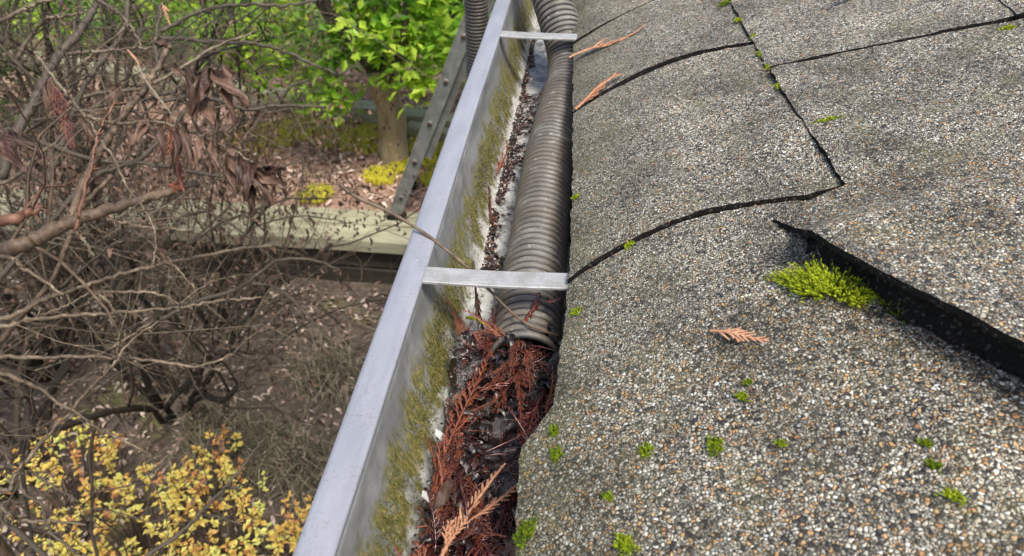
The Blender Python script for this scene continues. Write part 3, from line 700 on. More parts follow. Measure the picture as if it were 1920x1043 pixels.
def chunk(mb, c, r, tint, flat=0.6):
    """irregular little lump"""
    a = np.array([(1, 0, 0), (-1, 0, 0), (0, 1, 0), (0, -1, 0), (0, 0, 1), (0, 0, -1)], float)
    a = a * rng.uniform(0.5, 1.2, (6, 1)) + rng.normal(0, 0.15, (6, 3))
    a[:, 2] *= flat
    th = rng.uniform(0, 6.28); ca, sa = math.cos(th), math.sin(th)
    a = a @ np.array([[ca, -sa, 0], [sa, ca, 0], [0, 0, 1]]).T
    mb.add(np.asarray(c) + a * r, None, [(0, 2, 4), (2, 1, 4), (1, 3, 4), (3, 0, 4), (2, 0, 5), (1, 2, 5), (3, 1, 5), (0, 3, 5)], tint)
mb = MB()
for k in range(2600):
    y = rng.uniform(0.60, 1.32)
    band = 0.030 + 0.014 * math.sin(y * 14) + 0.010 * math.sin(y * 37 + 1)
    if y > 1.10: band *= 0.35
    if 0.66 < y < 0.74: band *= 0.25
    x = -0.099 + abs(rng.normal(0, 0.5)) * band
    if x > -0.03 or vnoise(x, y, 0.03, 44) < -0.35: continue
    chunk(mb, (x, y, -0.0992 + rng.uniform(0.0, 0.005)), rng.uniform(0.0010, 0.0036), rng.uniform(0, 1))
for k in range(2600):
    y = rng.uniform(0.14, 0.52); x = rng.uniform(-0.1, 0.003)
    if ((x + 0.050) / 0.026) ** 2 + ((y - 0.392) / 0.034) ** 2 < 1.0 and k % 5: continue
    chunk(mb, (x, y, -0.0985 + float(sludge_h(x, y))), rng.uniform(0.0008, 0.0026), rng.uniform(0, 1))
tag(mb.build('gutter_debris', MAT['crumb'], None, False), 'dark wet crumbs of rotted leaf strewn along the gutter floor', 'debris', kind='stuff')

mb = MB()
ny = 60
yy = np.linspace(1.00, 2.6, ny)
V = []
for y in yy:
    V += [(-0.0955, y, -0.0972), (-0.05, y, -0.0972), (0.004, y, -0.0972)]
i = np.arange(ny - 1)[:, None] * 3; j = np.arange(2)[None, :]
mb.add(np.array(V), np.stack([i + j, i + j + 1, i + 4 + j, i + 3 + j], -1).reshape(-1, 4))
tag(mb.build('gutter_water', MAT['water'], None, True), None, None, kind='structure')

# ================================================================ CEDAR FRONDS
def frond(mb, L=0.08, n_side=11, spread=0.42, droop=0.0, curl=0.3, seed=0, w=0.0011, sub=True, side_len=0.42, tint0=0.5):
    """a flat spray of scale leaves lying along +Y in the xy plane, base at the origin"""
    r = np.random.default_rng(seed)
    t = np.linspace(0, 1, 28)
    bend = r.normal(0, curl) * 0.6
    px = L * bend * t ** 2; py = L * t; pz = -droop * L * t ** 2 + 0.004 * np.sin(t * 5 + r.uniform(0, 6)) * L / 0.08
    main = np.stack([px, py, pz], 1)
    def scaly(pts, w0, w1, tint):
        m = len(pts); tt = np.linspace(0, 1, m)
        width = 1.18 * (w0 + (w1 - w0) * tt) * (0.72 + 0.45 * np.abs(((np.arange(m) * 0.5) % 1.0) - 0.5) * 2)
        d = np.gradient(pts, axis=0); d /= np.linalg.norm(d, axis=1)[:, None] + 1e-12
        side = np.cross(d, (0, 0, 1.0)); side /= np.linalg.norm(side, axis=1)[:, None] + 1e-9
        upv = np.cross(side, d)
        ring = np.stack([pts + side * width[:, None], pts + upv * (width * 0.34)[:, None], pts - side * width[:, None], pts - upv * (width * 0.34)[:, None]], 1)
        i = np.arange(m - 1)[:, None] * 4; j = np.arange(4)[None, :]; k = (j + 1) % 4
        q = np.stack([i + j, i + k, i + 4 + k, i + 4 + j], -1).reshape(-1, 4)
        mb.add(ring.reshape(-1, 3), q, None, np.clip(tint + r.normal(0, 0.12), 0, 1))
    scaly(main, w * 1.25, w * 0.6, tint0)
    n_side = int(n_side * 1.45)
    for k in range(n_side):
        u = 0.10 + 0.86 * (k + 0.5 * r.uniform(0, 1)) / n_side
        b = np.array([np.interp(u, t, px), np.interp(u, t, py), np.interp(u, t, pz)])
        sgn = 1 if k % 2 else -1
        ln = L * side_len * (1.05 - u) ** 0.75 * r.uniform(0.6, 1.1)
        a0 = spread * 1.45 + r.normal(0, 0.08)
        tt = np.linspace(0, 1, 14)
        ang = a0 * (1 - 0.45 * tt)
        step = ln / 13
        dx = np.cumsum(np.sin(ang)) * step * sgn; dy = np.cumsum(np.cos(ang)) * step
        dz = (r.normal(-0.02, 0.10) - droop * 0.6) * ln * tt + r.normal(0, 0.04) * ln * tt ** 2
        pts = np.stack([b[0] + dx, b[1] + dy, b[2] + dz], 1)
        scaly(pts, w, w * 0.45, tint0)
        if sub and ln > 0.012:
            for h in range(5):
                ub = 0.16 + 0.16 * h
                bb = np.array([np.interp(ub, tt, pts[:, i2]) for i2 in range(3)])
                l2 = ln * 0.34 * r.uniform(0.6, 1.1)
                s2 = sgn if h % 2 else -sgn
                aa = np.interp(ub, tt, ang) * sgn + s2 * 0.55
                t2 = np.linspace(0, 1, 7)
                p2 = bb + np.stack([np.sin(aa) * l2 * t2, np.cos(aa) * l2 * t2, r.normal(0, 0.12) * l2 * t2], 1)
                scaly(p2, w * 0.85, w * 0.4, tint0)

frond_protos = []
def frond_object(name, label, mat, kw, loc, rot, scale=1.0, group=None):
    mb = MB(); frond(mb, **kw)
    o = mb.build(name, MAT[mat], None, True)
    o.location = loc; o.rotation_euler = rot; o.scale = (scale,) * 3
    return tag(o, label, 'cedar frond', group)

def roof_orient(a, b, lift=0.0025):
    a = Vector(a); b = Vector(b)
    a.z += lift; b.z += lift
    d = b - a
    y = d.normalized()
    xm = (a.x + b.x) / 2; s = float((zroof(xm + 0.005) - zroof(xm - 0.005)) / 0.01)
    nrm = Vector((-s, 0, 1)).normalized()
    x = y.cross(nrm).normalized(); z = x.cross(y)
    return a, Matrix((x, y, z)).transposed().to_euler(), d.length

GR = 'cedar fronds blown onto the shingles'
for lab, a, b, kw in [
    ('long dry orange cedar frond crossing the farther shingle slot beside the hose bend', (-0.021, 0.9704, 0.0015), (0.072, 1.0009, 0.0475), dict(n_side=8, spread=0.2, side_len=0.26, w=0.0026, seed=3, tint0=0.7)),
    ('orange cedar frond lying in the eave end of a shingle slot, against the hose', (-0.0117, 0.8182, 0.0075), (0.0449, 0.8560, 0.0355), dict(n_side=13, spread=0.16, side_len=0.30, w=0.0030, seed=5, tint0=0.5)),
    ('pale pink-orange cedar frond lying alone on the near coarse shingle', (0.0954, 0.3801, 0.0585), (0.1257, 0.3595, 0.0685), dict(n_side=9, spread=0.42, side_len=0.42, w=0.0011, seed=8, tint0=0.9)),
    ('brown cedar frond lying high on the second row of shingles', (0.2780, 0.8950, 0.1150), (0.3180, 0.9240, 0.1260), dict(n_side=7, spread=0.3, side_len=0.34, w=0.0013, seed=9, tint0=0.45)),
]:
    loc, rot, ln = roof_orient(a, b)
    frond_object('cedar_frond', lab, 'frond_dry', dict(L=ln, curl=0.12, **kw), loc, rot, 1.0, GR)

# prominent fronds on the heap in the gutter: (label, material, base, direction angle deg from +Y towards +X, tilt, length, kw)
HEAP = 'cedar fronds on the wet heap in the gutter'
def heap_z(x, y, up): return -0.0995 + float(sludge_h(x, y)) + up
for lab, mat, x, y, ang, up, L_, tilt, roll, kw in [
    ('bright rust cedar frond folded under the mouth of the hose', 'frond_rust', -0.090, 0.480, 108, 0.020, 0.046, -0.15, 0.35, dict(n_side=13, spread=0.5, side_len=0.5, seed=21, tint0=0.85)),
    ('rust cedar frond spread across the dark mouth of the hose', 'frond_rust', -0.060, 0.470, 104, 0.020, 0.050, -0.28, -0.3, dict(n_side=13, spread=0.55, side_len=0.40, seed=22, tint0=0.7, droop=0.35)),
    ('long rust cedar frond lying along the foot of the mossy gutter wall', 'frond_rust', -0.0885, 0.325, 4, 0.013, 0.130, 0.05, 0.55, dict(n_side=20, spread=0.36, side_len=0.20, seed=23, tint0=0.75)),
    ('wine-red wet cedar frond arching down in front of the hose mouth', 'frond_wet', -0.060, 0.478, 152, 0.016, 0.095, -0.12, 0.2, dict(n_side=16, spread=0.35, side_len=0.14, seed=24, tint0=1.0, w=0.0015)),
    ('dark red wet cedar frond crossing the puddle below the hose', 'frond_wet', -0.077, 0.420, 62, 0.008, 0.058, 0.1, 0.1, dict(n_side=9, spread=0.3, side_len=0.30, seed=25, tint0=1.0)),
    ('wet wine-red cedar frond hugging the shingle edge beside the puddle', 'frond_wet', -0.021, 0.420, 196, 0.012, 0.075, 0.0, -0.3, dict(n_side=14, spread=0.4, side_len=0.3, seed=26, tint0=0.95)),
    ('tan dry cedar frond standing pale on top of the near heap', 'frond_dry', -0.0755, 0.262, 12, 0.016, 0.088, 0.02, 0.15, dict(n_side=22, spread=0.30, side_len=0.17, seed=27, tint0=0.6, w=0.0014)),
    ('tan cedar frond slanting from the near heap toward the shingle edge', 'frond_dry', -0.062, 0.298, 56, 0.016, 0.062, 0.05, 0.1, dict(n_side=15, spread=0.34, side_len=0.16, seed=28, tint0=0.25)),
    ('orange-brown cedar frond at the bottom of the heap by the wall', 'frond_rust', -0.093, 0.225, 8, 0.012, 0.085, 0.04, 0.4, dict(n_side=16, spread=0.4, side_len=0.25, seed=29, tint0=0.9)),
    ('wine-red cedar frond running up to the near shingle edge', 'frond_wet', -0.066, 0.262, 58, 0.014, 0.060, 0.05, 0.0, dict(n_side=13, spread=0.4, side_len=0.2, seed=30, tint0=1.0)),
    ('rust cedar frond hanging over the base of the wall beside the strap', 'frond_rust', -0.0925, 0.560, 170, 0.020, 0.062, -0.1, 0.5, dict(n_side=13, spread=0.3, side_len=0.2, seed=31, tint0=0.25)),
    ('small dark cedar frond lying on the hose ribs below the near strap', 'frond_wet', -0.029, 0.515, 188, 0.067, 0.040, -0.15, 0.05, dict(n_side=7, spread=0.4, side_len=0.28, seed=32, tint0=1.0, w=0.0014)),
    ('tiny rust cedar sprig stuck on the hose beside the near strap', 'frond_rust', -0.0215, 0.492, 60, 0.066, 0.016, 0.0, -0.3, dict(n_side=7, spread=0.5, side_len=0.5, seed=33, tint0=0.4)),
    ('orange cedar frond stuck on the mossy wall halfway along the gutter', 'frond_rust', -0.1005, 0.800, 2, 0.012, 0.090, 0.02, 0.9, dict(n_side=12, spread=0.3, side_len=0.2, seed=34, tint0=0.9)),
    ('brown cedar frond lying on the dark crumbs beside the hose', 'frond_rust', -0.094, 0.700, -6, 0.004, 0.075, 0.02, 0.6, dict(n_side=11, spread=0.3, side_len=0.2, seed=35, tint0=0.5)),
]:
    o = frond_object('cedar_frond', lab, mat, dict(L=L_, curl=0.25, **kw), (x, y, heap_z(x, y, up)), (0, 0, 0), 1.0, HEAP)
    o.rotation_euler = (Matrix.Rotation(R(-ang), 3, 'Z') @ Matrix.Rotation(tilt, 3, 'X') @ Matrix.Rotation(roll, 3, 'Y')).to_euler()
# and the tangle of similar ones under and between them
protos = []
for k in range(6):
    mb = MB(); frond(mb, L=0.055 + 0.008 * k, n_side=10 + k, spread=0.30 + 0.05 * (k % 3), side_len=0.20 + 0.04 * (k % 4), seed=60 + k, tint0=0.2 + 0.15 * k, curl=0.4)
    o = mb.build('cedar_frond', MAT[['frond_rust', 'frond_wet', 'frond_wet', 'frond_rust', 'frond_wet', 'frond_rust'][k]], None)
    protos.append(o)
for k in range(170):
    src = protos[k % 6]
    o = src if k < 6 else src.copy()
    if k >= 6: COL.objects.link(o)
    y = 0.165 + 0.33 * ((k * 0.618) % 1.0)
    x = rng.uniform(-0.092, -0.014)
    up = rng.uniform(0.003, 0.014) * (1.0 if y < 0.36 else 0.6)
    if (x + 0.050) ** 2 / 0.03 ** 2 + (y - 0.372) ** 2 / 0.06 ** 2 < 1.0 and k % 6: y = 0.17 + 0.13 * ((k * 0.37) % 1.0) if k % 3 else 0.445 + 0.04 * ((k * 0.37) % 1.0)
    o.location = (x, y, heap_z(x, y, up))
    ang = rng.uniform(-180, 180) if k % 2 else rng.normal(0, 35)
    o.rotation_euler = (Matrix.Rotation(R(ang), 3, 'Z') @ Matrix.Rotation(rng.normal(-0.03, 0.18), 3, 'X') @ Matrix.Rotation(rng.normal(0, 0.5), 3, 'Y')).to_euler()
    # keep the tip over the trough
    tip = o.matrix_basis @ Vector((0, 0.07, 0)) if False else None
    ty = math.radians(ang)
    tx = x - math.sin(ty) * 0.065
    if tx < -0.098 or tx > -0.006:
        o.rotation_euler.z = rng.normal(0, 0.35) + (math.pi if k % 3 == 0 else 0)
    s_ = rng.uniform(0.38, 0.8); o.scale = (s_, s_, s_)
    tag(o, 'wet reddish cedar frond tangled in the dark heap on the gutter floor', 'cedar frond', 'tangled cedar fronds of the gutter heap')

# small curled dead leaves lying on the heap
def curled_leaf(mb, L=0.03, W=0.012, seed=0, curl=0.8, fold=0.5, tint=0.5, nu=10, nv=5):
    r = np.random.default_rng(seed)
    u = np.linspace(0, 1, nu); v = np.linspace(-1, 1, nv)
    U, V = np.meshgrid(u, v, indexing='ij')
    wid = W * np.sin(np.pi * np.clip(U * 0.94 + 0.03, 0, 1)) ** 0.75 * (1 - 0.25 * U)
    x = V * wid * (1 - 0.3 * fold * np.abs(V)); y = U * L
    z = fold * np.abs(V) * wid + curl * L * 0.25 * np.sin(U * math.pi * 0.9 + r.uniform(-0.3, 0.3)) + 0.06 * L * np.sin(U * 9 + V * 3 + r.uniform(0, 6))
    P = np.stack([x + 0.08 * L * np.sin(U * 3 + r.uniform(0, 6)), y, z], -1).reshape(-1, 3)
    i = np.arange(nu - 1)[:, None] * nv; j = np.arange(nv - 1)[None, :]
    # twist about the midrib and crumple
    tw = (U.reshape(-1) - 0.3) * r.uniform(-1.6, 1.6)
    cx, sx_ = np.cos(tw), np.sin(tw)
    P[:, 0], P[:, 2] = P[:, 0] * cx - P[:, 2] * sx_, P[:, 0] * sx_ + P[:, 2] * cx
    if nu > 8: P += r.normal(0, 0.022, P.shape) * W + (0.20 * W * np.sin(U * 17 + V * 5 + r.uniform(0, 6))).reshape(-1, 1) * np.array([0.5, 0, 1.0])
    return P, np.stack([i + j, i + nv + j, i + nv + j + 1, i + j + 1], -1).reshape(-1, 4)
for k, (lab, x, y, up, L_, W_, a, mat) in enumerate([
    ('grey-brown curled dead leaf lying on the near heap by the wall', -0.087, 0.300, 0.014, 0.026, 0.006, 20, 'leafdead'),
    ('small pale withered leaf at the very front of the heap', -0.052, 0.232, 0.014, 0.018, 0.007, 40, 'leafdead'),
    ('little tan leaf stuck to the base of the mossy gutter wall', -0.0935, 0.405, 0.012, 0.014, 0.007, 80, 'leafdead'),
    ('dark shiny leaf lying in the puddle below the hose mouth', -0.060, 0.385, 0.004, 0.020, 0.006, -50, 'sludge'),
    ('dark shiny wet leaf sunk in the middle of the near heap', -0.045, 0.325, 0.010, 0.022, 0.009, 100, 'sludge'),
    ('brown leaf curl lying under the shingle edge on the heap', -0.030, 0.290, 0.012, 0.022, 0.008, 170, 'leafdead'),
]):
    mb = MB(); P_, Q_ = curled_leaf(mb, L_, W_, 80 + k)
    mb.add(P_, Q_, None, 0.35 + 0.1 * k)
    o = mb.build('dead_leaf', MAT[mat], None)
    o.location = (x, y, heap_z(x, y, up)); o.rotation_euler = (0.1, 0.2, R(-a))
    tag(o, lab, 'leaf', 'dead leaves in the gutter')
mb = MB()
gg = np.random.default_rng(97)
for k in range(150):
    x, y = gg.uniform(-0.094, -0.008), gg.uniform(0.15, 0.48)
    if ((x + 0.050) / 0.026) ** 2 + ((y - 0.392) / 0.034) ** 2 < 1.0 and k % 4: continue
    P_, Q_ = curled_leaf(None, gg.uniform(0.009, 0.020), gg.uniform(0.003, 0.0065), 900 + k, 1.1, 0.7)
    a, b_ = gg.uniform(0, 6.283), gg.normal(0, 0.5)
    Rz = np.array([[math.cos(a), -math.sin(a), 0], [math.sin(a), math.cos(a), 0], [0, 0, 1]]); Rx = np.array([[1, 0, 0], [0, math.cos(b_), -math.sin(b_)], [0, math.sin(b_), math.cos(b_)]])
    W_ = P_ @ Rx.T @ Rz.T + np.array([x, y, heap_z(x, y, gg.uniform(0.002, 0.010))])
    if W_[:, 0].min() < -0.098 or W_[:, 0].max() > 0.006: continue
    mb.add(W_, Q_, None, gg.uniform(0, 0.8))
tag(mb.build('wet_leaf_litter', MAT['crumb'], None), 'shiny black scraps of rotted leaf all through the gutter heap', 'litter', kind='stuff')
# white paint flakes at the foot of the wall
for k, (x, y, s_, lab) in enumerate([(-0.0955, 0.372, 0.011, 'white paint flake leaning at the foot of the mossy wall'), (-0.0965, 0.318, 0.009, 'smaller white paint flake half buried by the heap near the wall')]):
    mb = MB()
    a = np.array([(0, -0.5, -0.4), (0, 0.5, -0.5), (0, 0.35, 0.6), (0, -0.3, 0.9)]) * s_
    b = a + np.array([0.0008, 0, 0])
    mb.add(np.concatenate([a, b]), [(0, 1, 2, 3), (7, 6, 5, 4), (0, 4, 5, 1), (1, 5, 6, 2), (2, 6, 7, 3), (3, 7, 4, 0)])
    o = mb.build('paint_flake', MAT['plaster'], None, False); o.location = (x, y, heap_z(x, y, 0.004)); o.rotation_euler = (0.1, -0.5, 0.3)
    tag(o, lab, 'paint flake', 'paint flakes in the gutter')
# fine needles and stalks strewn over the heap
mb = MB()
for k in range(520):
    y = rng.uniform(0.15, 0.515); x = rng.uniform(-0.097, -0.006)
    if ((x + 0.050) / 0.026) ** 2 + ((y - 0.392) / 0.034) ** 2 < 1.0 and k % 7: continue
    L_ = rng.uniform(0.008, 0.03); a = rng.uniform(0, 6.28)
    b = np.array([x, y, heap_z(x, y, rng.uniform(0.001, 0.013))])
    d = np.array([math.cos(a) * L_, math.sin(a) * L_, rng.normal(0, 0.12) * L_])
    e = b + d
    if e[0] < -0.097 or e[0] > 0.004: continue
    tube(mb, [b, b + d * 0.5 + rng.normal(0, 0.05, 3) * L_, e], [0.0004, 0.0005, 0.0003], 4, rng.uniform(0, 1), caps=False)
tag(mb.build('needle_litter', MAT['frond_wet'], None), 'fine wet needles and stalks strewn over the gutter heap', 'litter', kind='stuff')

# the twig lying across the rim and under the near strap
mb = MB()
tw = [(-0.2210, 0.5710, 0.0405), (-0.2061, 0.5666, 0.0300), (-0.1720, 0.5629, 0.0160), (-0.1386, 0.5511, 0.0030), (-0.1037, 0.5271, -0.0065), (-0.0787, 0.5035, -0.0125), (-0.0502, 0.4818, -0.0260), (-0.0305, 0.4711, -0.0310), (-0.0081, 0.4738, -0.042)]
tp = smooth_path(tw, 60)
tube(mb, tp, np.linspace(0.00185, 0.0010, 60) * (1 + 0.12 * np.sin(np.arange(60) * 0.9)), 8, 0.6)
for i in (3, 6):
    chunk(mb, tp[i] + np.array([0, 0, 0.0008]), 0.0026, 0.4)
tag(mb.build('twig', MAT['bark_brown'], None), 'long thin brown twig lying over the gutter rim and under the strap', 'twig')
mb = MB()
tube(mb, smooth_path([(-0.0935, 0.545, -0.022), (-0.0870, 0.515, -0.030), (-0.0840, 0.497, -0.048), (-0.078, 0.478, -0.060)], 16), np.linspace(0.0012, 0.0008, 16), 6, 0.3)
tag(mb.build('stalk', MAT['bark_dark'], None), 'short dark stalk sticking up between the mossy wall and the hose', 'stalk')
mb = MB()
tube(mb, smooth_path([(-0.0970, 0.518, -0.068), (-0.0860, 0.508, -0.060), (-0.074, 0.499, -0.060)], 12), np.linspace(0.0016, 0.0010, 12), 6, 0.9)
tag(mb.build('stalk', MAT['moss'], None), 'short green stalk lying beside the mouth of the hose', 'stalk')

# ================================================================ MOSS TUFTS ON THE ROOF
def tuft(name, label, x, y, r, h, n, off=0.004, stretch=(1, 1), rot=0, tint=0.55, seed=0, lean=(0, 0)):
    g = np.random.default_rng(seed)
    mb = MB(); V, T, tn = [], [], []
    z0 = float(zroof(x)) + off
    ca, sa = math.cos(rot), math.sin(rot)
    for k in range(n):
        rad = math.sqrt(g.uniform(0, 1)) * r * (1.6 if g.uniform() < 0.12 else 1.0); a = g.uniform(0, 6.283)
        rad *= 0.78 + 0.34 * math.sin(a * 2 + seed * 1.7) + 0.2 * math.sin(a * 5 + seed)
        lx, ly = math.cos(a) * rad * stretch[0], math.sin(a) * rad * stretch[1]
        bx, by = x + lx * ca - ly * sa, y + lx * sa + ly * ca
        bz = float(zroof(bx)) + off - 0.0008
        edge = max(0.25, 1 - 0.6 * (rad / r) ** 2)
        L_ = h * edge * g.uniform(0.5, 1.15)
        d = np.array([(bx - x) / r * 0.7 + lean[0] + g.normal(0, 0.24), (by - y) / r * 0.7 + lean[1] + g.normal(0, 0.24), g.uniform(0.7, 1.2)]); d /= np.linalg.norm(d)
        base = np.array([bx, by, bz])
        # a leafy shoot: little leaves up a stem
        m = max(3, int(L_ / 0.0011))
        for q_ in range(m):
            c = base + d * L_ * (q_ + 0.3) / m
            a2 = g.uniform(0, 6.283); o_ = np.cross(d, (math.cos(a2), math.sin(a2), 0.3)); o_ /= np.linalg.norm(o_) + 1e-9
            tip = c + (o_ * 0.7 + d * 0.8) * 0.0019
            s = np.cross(o_, d) * 0.00042
            i0 = len(V); V += [c - s, c + s, tip]; T.append((i0, i0 + 1, i0 + 2))
            tt = np.clip(tint + 0.45 * (q_ / m - 0.5) + g.normal(0, 0.15), 0, 1); tn += [tt, tt, tt]
    mb.add(np.array(V), None, T, np.array(tn))
    o = mb.build(name, MAT['moss'], None, False)
    return tag(o, label, 'moss', 'moss tufts on the shingles')
big = tuft('moss_tuft', 'large bright green feathery moss tuft spilling from under the curled shingle', 0.1715, 0.4075, 0.0165, 0.020, 820, 0.005, (1.85, 0.80), -0.72, 0.52, 4, (-0.6, -0.35))
for k, (lab, x, y, r, h, n, st, rt, tn) in enumerate([
    ('round yellow-green moss tuft in the row joint above the flat shingles', 0.1975, 0.731, 0.0055, 0.0045, 90, (1, 1), 0, 0.75),
    ('long thin bright moss streak lying right of the row joint', 0.2230, 0.638, 0.0045, 0.0035, 70, (2.4, 0.7), 0.1, 0.7),
    ('small moss tuft in the middle of the long curved shingle slot', 0.0459, 0.511, 0.0035, 0.0030, 45, (1, 1), 0, 0.75),
    ('faint moss speck at the eave edge just below the strap end', 0.0045, 0.444, 0.0032, 0.0026, 40, (1.2, 1), 0, 0.6),
    ('tiny moss tuft on the eave edge beside the hose above the strap', -0.0020, 0.617, 0.0034, 0.0030, 45, (1, 1), 0, 0.6),
    ('rounded dark green moss tuft in the middle of the near shingle', 0.0882, 0.2849, 0.0046, 0.0048, 90, (1, 1), 0, 0.50),
    ('green moss tuft left of the rounded one on the near shingle', 0.0509, 0.2897, 0.0038, 0.0036, 60, (1, 1), 0, 0.55),
    ('moss tuft close to the eave edge beside the near heap', -0.0030, 0.3015, 0.0042, 0.0038, 60, (1, 1), 0, 0.45),
    ('upper moss tuft of the pair at the near eave edge', -0.0060, 0.3219, 0.0036, 0.0034, 50, (1, 1), 0, 0.45),
    ('small moss tuft alone below the pale frond', 0.1078, 0.3196, 0.0030, 0.0026, 40, (1, 1), 0, 0.6),
    ('plump bright moss tuft at the bottom of the near shingle', 0.0378, 0.2290, 0.0046, 0.0052, 100, (1, 1), 0, 0.60),
    ('broad dark moss cushion hanging on the nearest eave edge', -0.0180, 0.2487, 0.0056, 0.0055, 120, (0.9, 1.4), 0, 0.40),
    ('faint moss spot between the plump tuft and the eave tufts', 0.0293, 0.2617, 0.0026, 0.0022, 34, (1, 1), 0, 0.5),
    ('yellowish moss spot below the curled shingle, lowest of its group', 0.1938, 0.2381, 0.0036, 0.0026, 44, (1.3, 1), 0, 0.75),
    ('green moss spot in the middle of the group below the curled shingle', 0.1901, 0.2574, 0.0028, 0.0026, 38, (1, 1), 0, 0.5),
    ('topmost moss spot of the group below the curled shingle', 0.1906, 0.2713, 0.0026, 0.0022, 36, (1, 1), 0, 0.55),
    ('faint yellow moss spot on the near shingle right of the rounded tuft', 0.1225, 0.2813, 0.0024, 0.0018, 30, (1, 1), 0, 0.6),
    ('yellow-green moss tuft at the corner of the topmost shingle row', 0.4018, 0.7533, 0.0050, 0.0032, 60, (1.5, 0.8), 0.2, 0.75),
    ('moss tuft filling the row joint under the far slot', 0.1915, 0.8695, 0.0050, 0.0040, 70, (0.7, 1.2), 0, 0.6),
    ('moss tuft in the row joint near the top of the roof view', 0.1820, 0.9296, 0.0048, 0.0042, 60, (0.7, 1.2), 0, 0.7),
    ('dark green moss tuft highest up the row joint', 0.1740, 0.9962, 0.0064, 0.0056, 90, (1, 1), 0, 0.45),
    ('thin moss line in the row joint where two slots meet', 0.1900, 0.8173, 0.0040, 0.0032, 50, (0.6, 1.6), 0, 0.6),
    ('moss tuft in the row joint just above the round yellow one', 0.1926, 0.7809, 0.0038, 0.0030, 50, (0.7, 1.3), 0, 0.65),
    ('tiny moss dot above the small tuft below the pale frond', 0.1123, 0.3306, 0.0020, 0.0016, 24, (1, 1), 0, 0.5),
]):
    dy = 0.0
    off = 0.0075 if (y < 0.34 and x < 0.25) else (0.0050 if x > 0.2 else 0.0020)
    if x > 0.41: off = 0.012
    tuft('moss_tuft', lab, x, y + dy, r * 1.1, h * 0.85, int(n * 2.2), off, st, rt + (0 if st != (1, 1) else k), tn - 0.17, 100 + k)
mb = MB()
gg = np.random.default_rng(95)
for k in range(520):
    u = gg.uniform(0, 1); q_ = poly_at([(0.285, 0.24), (0.2535, 0.327), (0.2135, 0.3855), (0.1700, 0.4500)], np.array([u]))[0]
    w_ = abs(gg.normal(0, 0.009)) - 0.004
    x, y = q_[0] - 0.83 * w_ - 0.004, q_[1] - 0.55 * w_ - 0.003
    chunk(mb, (x, y, float(zroof(x)) + 0.0068), gg.uniform(0.0006, 0.0020), gg.uniform(0, 0.9))
tag(mb.build('shingle_debris', MAT['crumb'], None, False), 'dark crumbs and dirt gathered under the curled shingle', 'debris', kind='stuff')
tuft('moss_tuft', 'sparse dark moss trailing into the shadow right of the large tuft', 0.2040, 0.3790, 0.0085, 0.006, 90, 0.006, (1.8, 0.6), -0.9, 0.22, 150, (-0.2, -0.1))
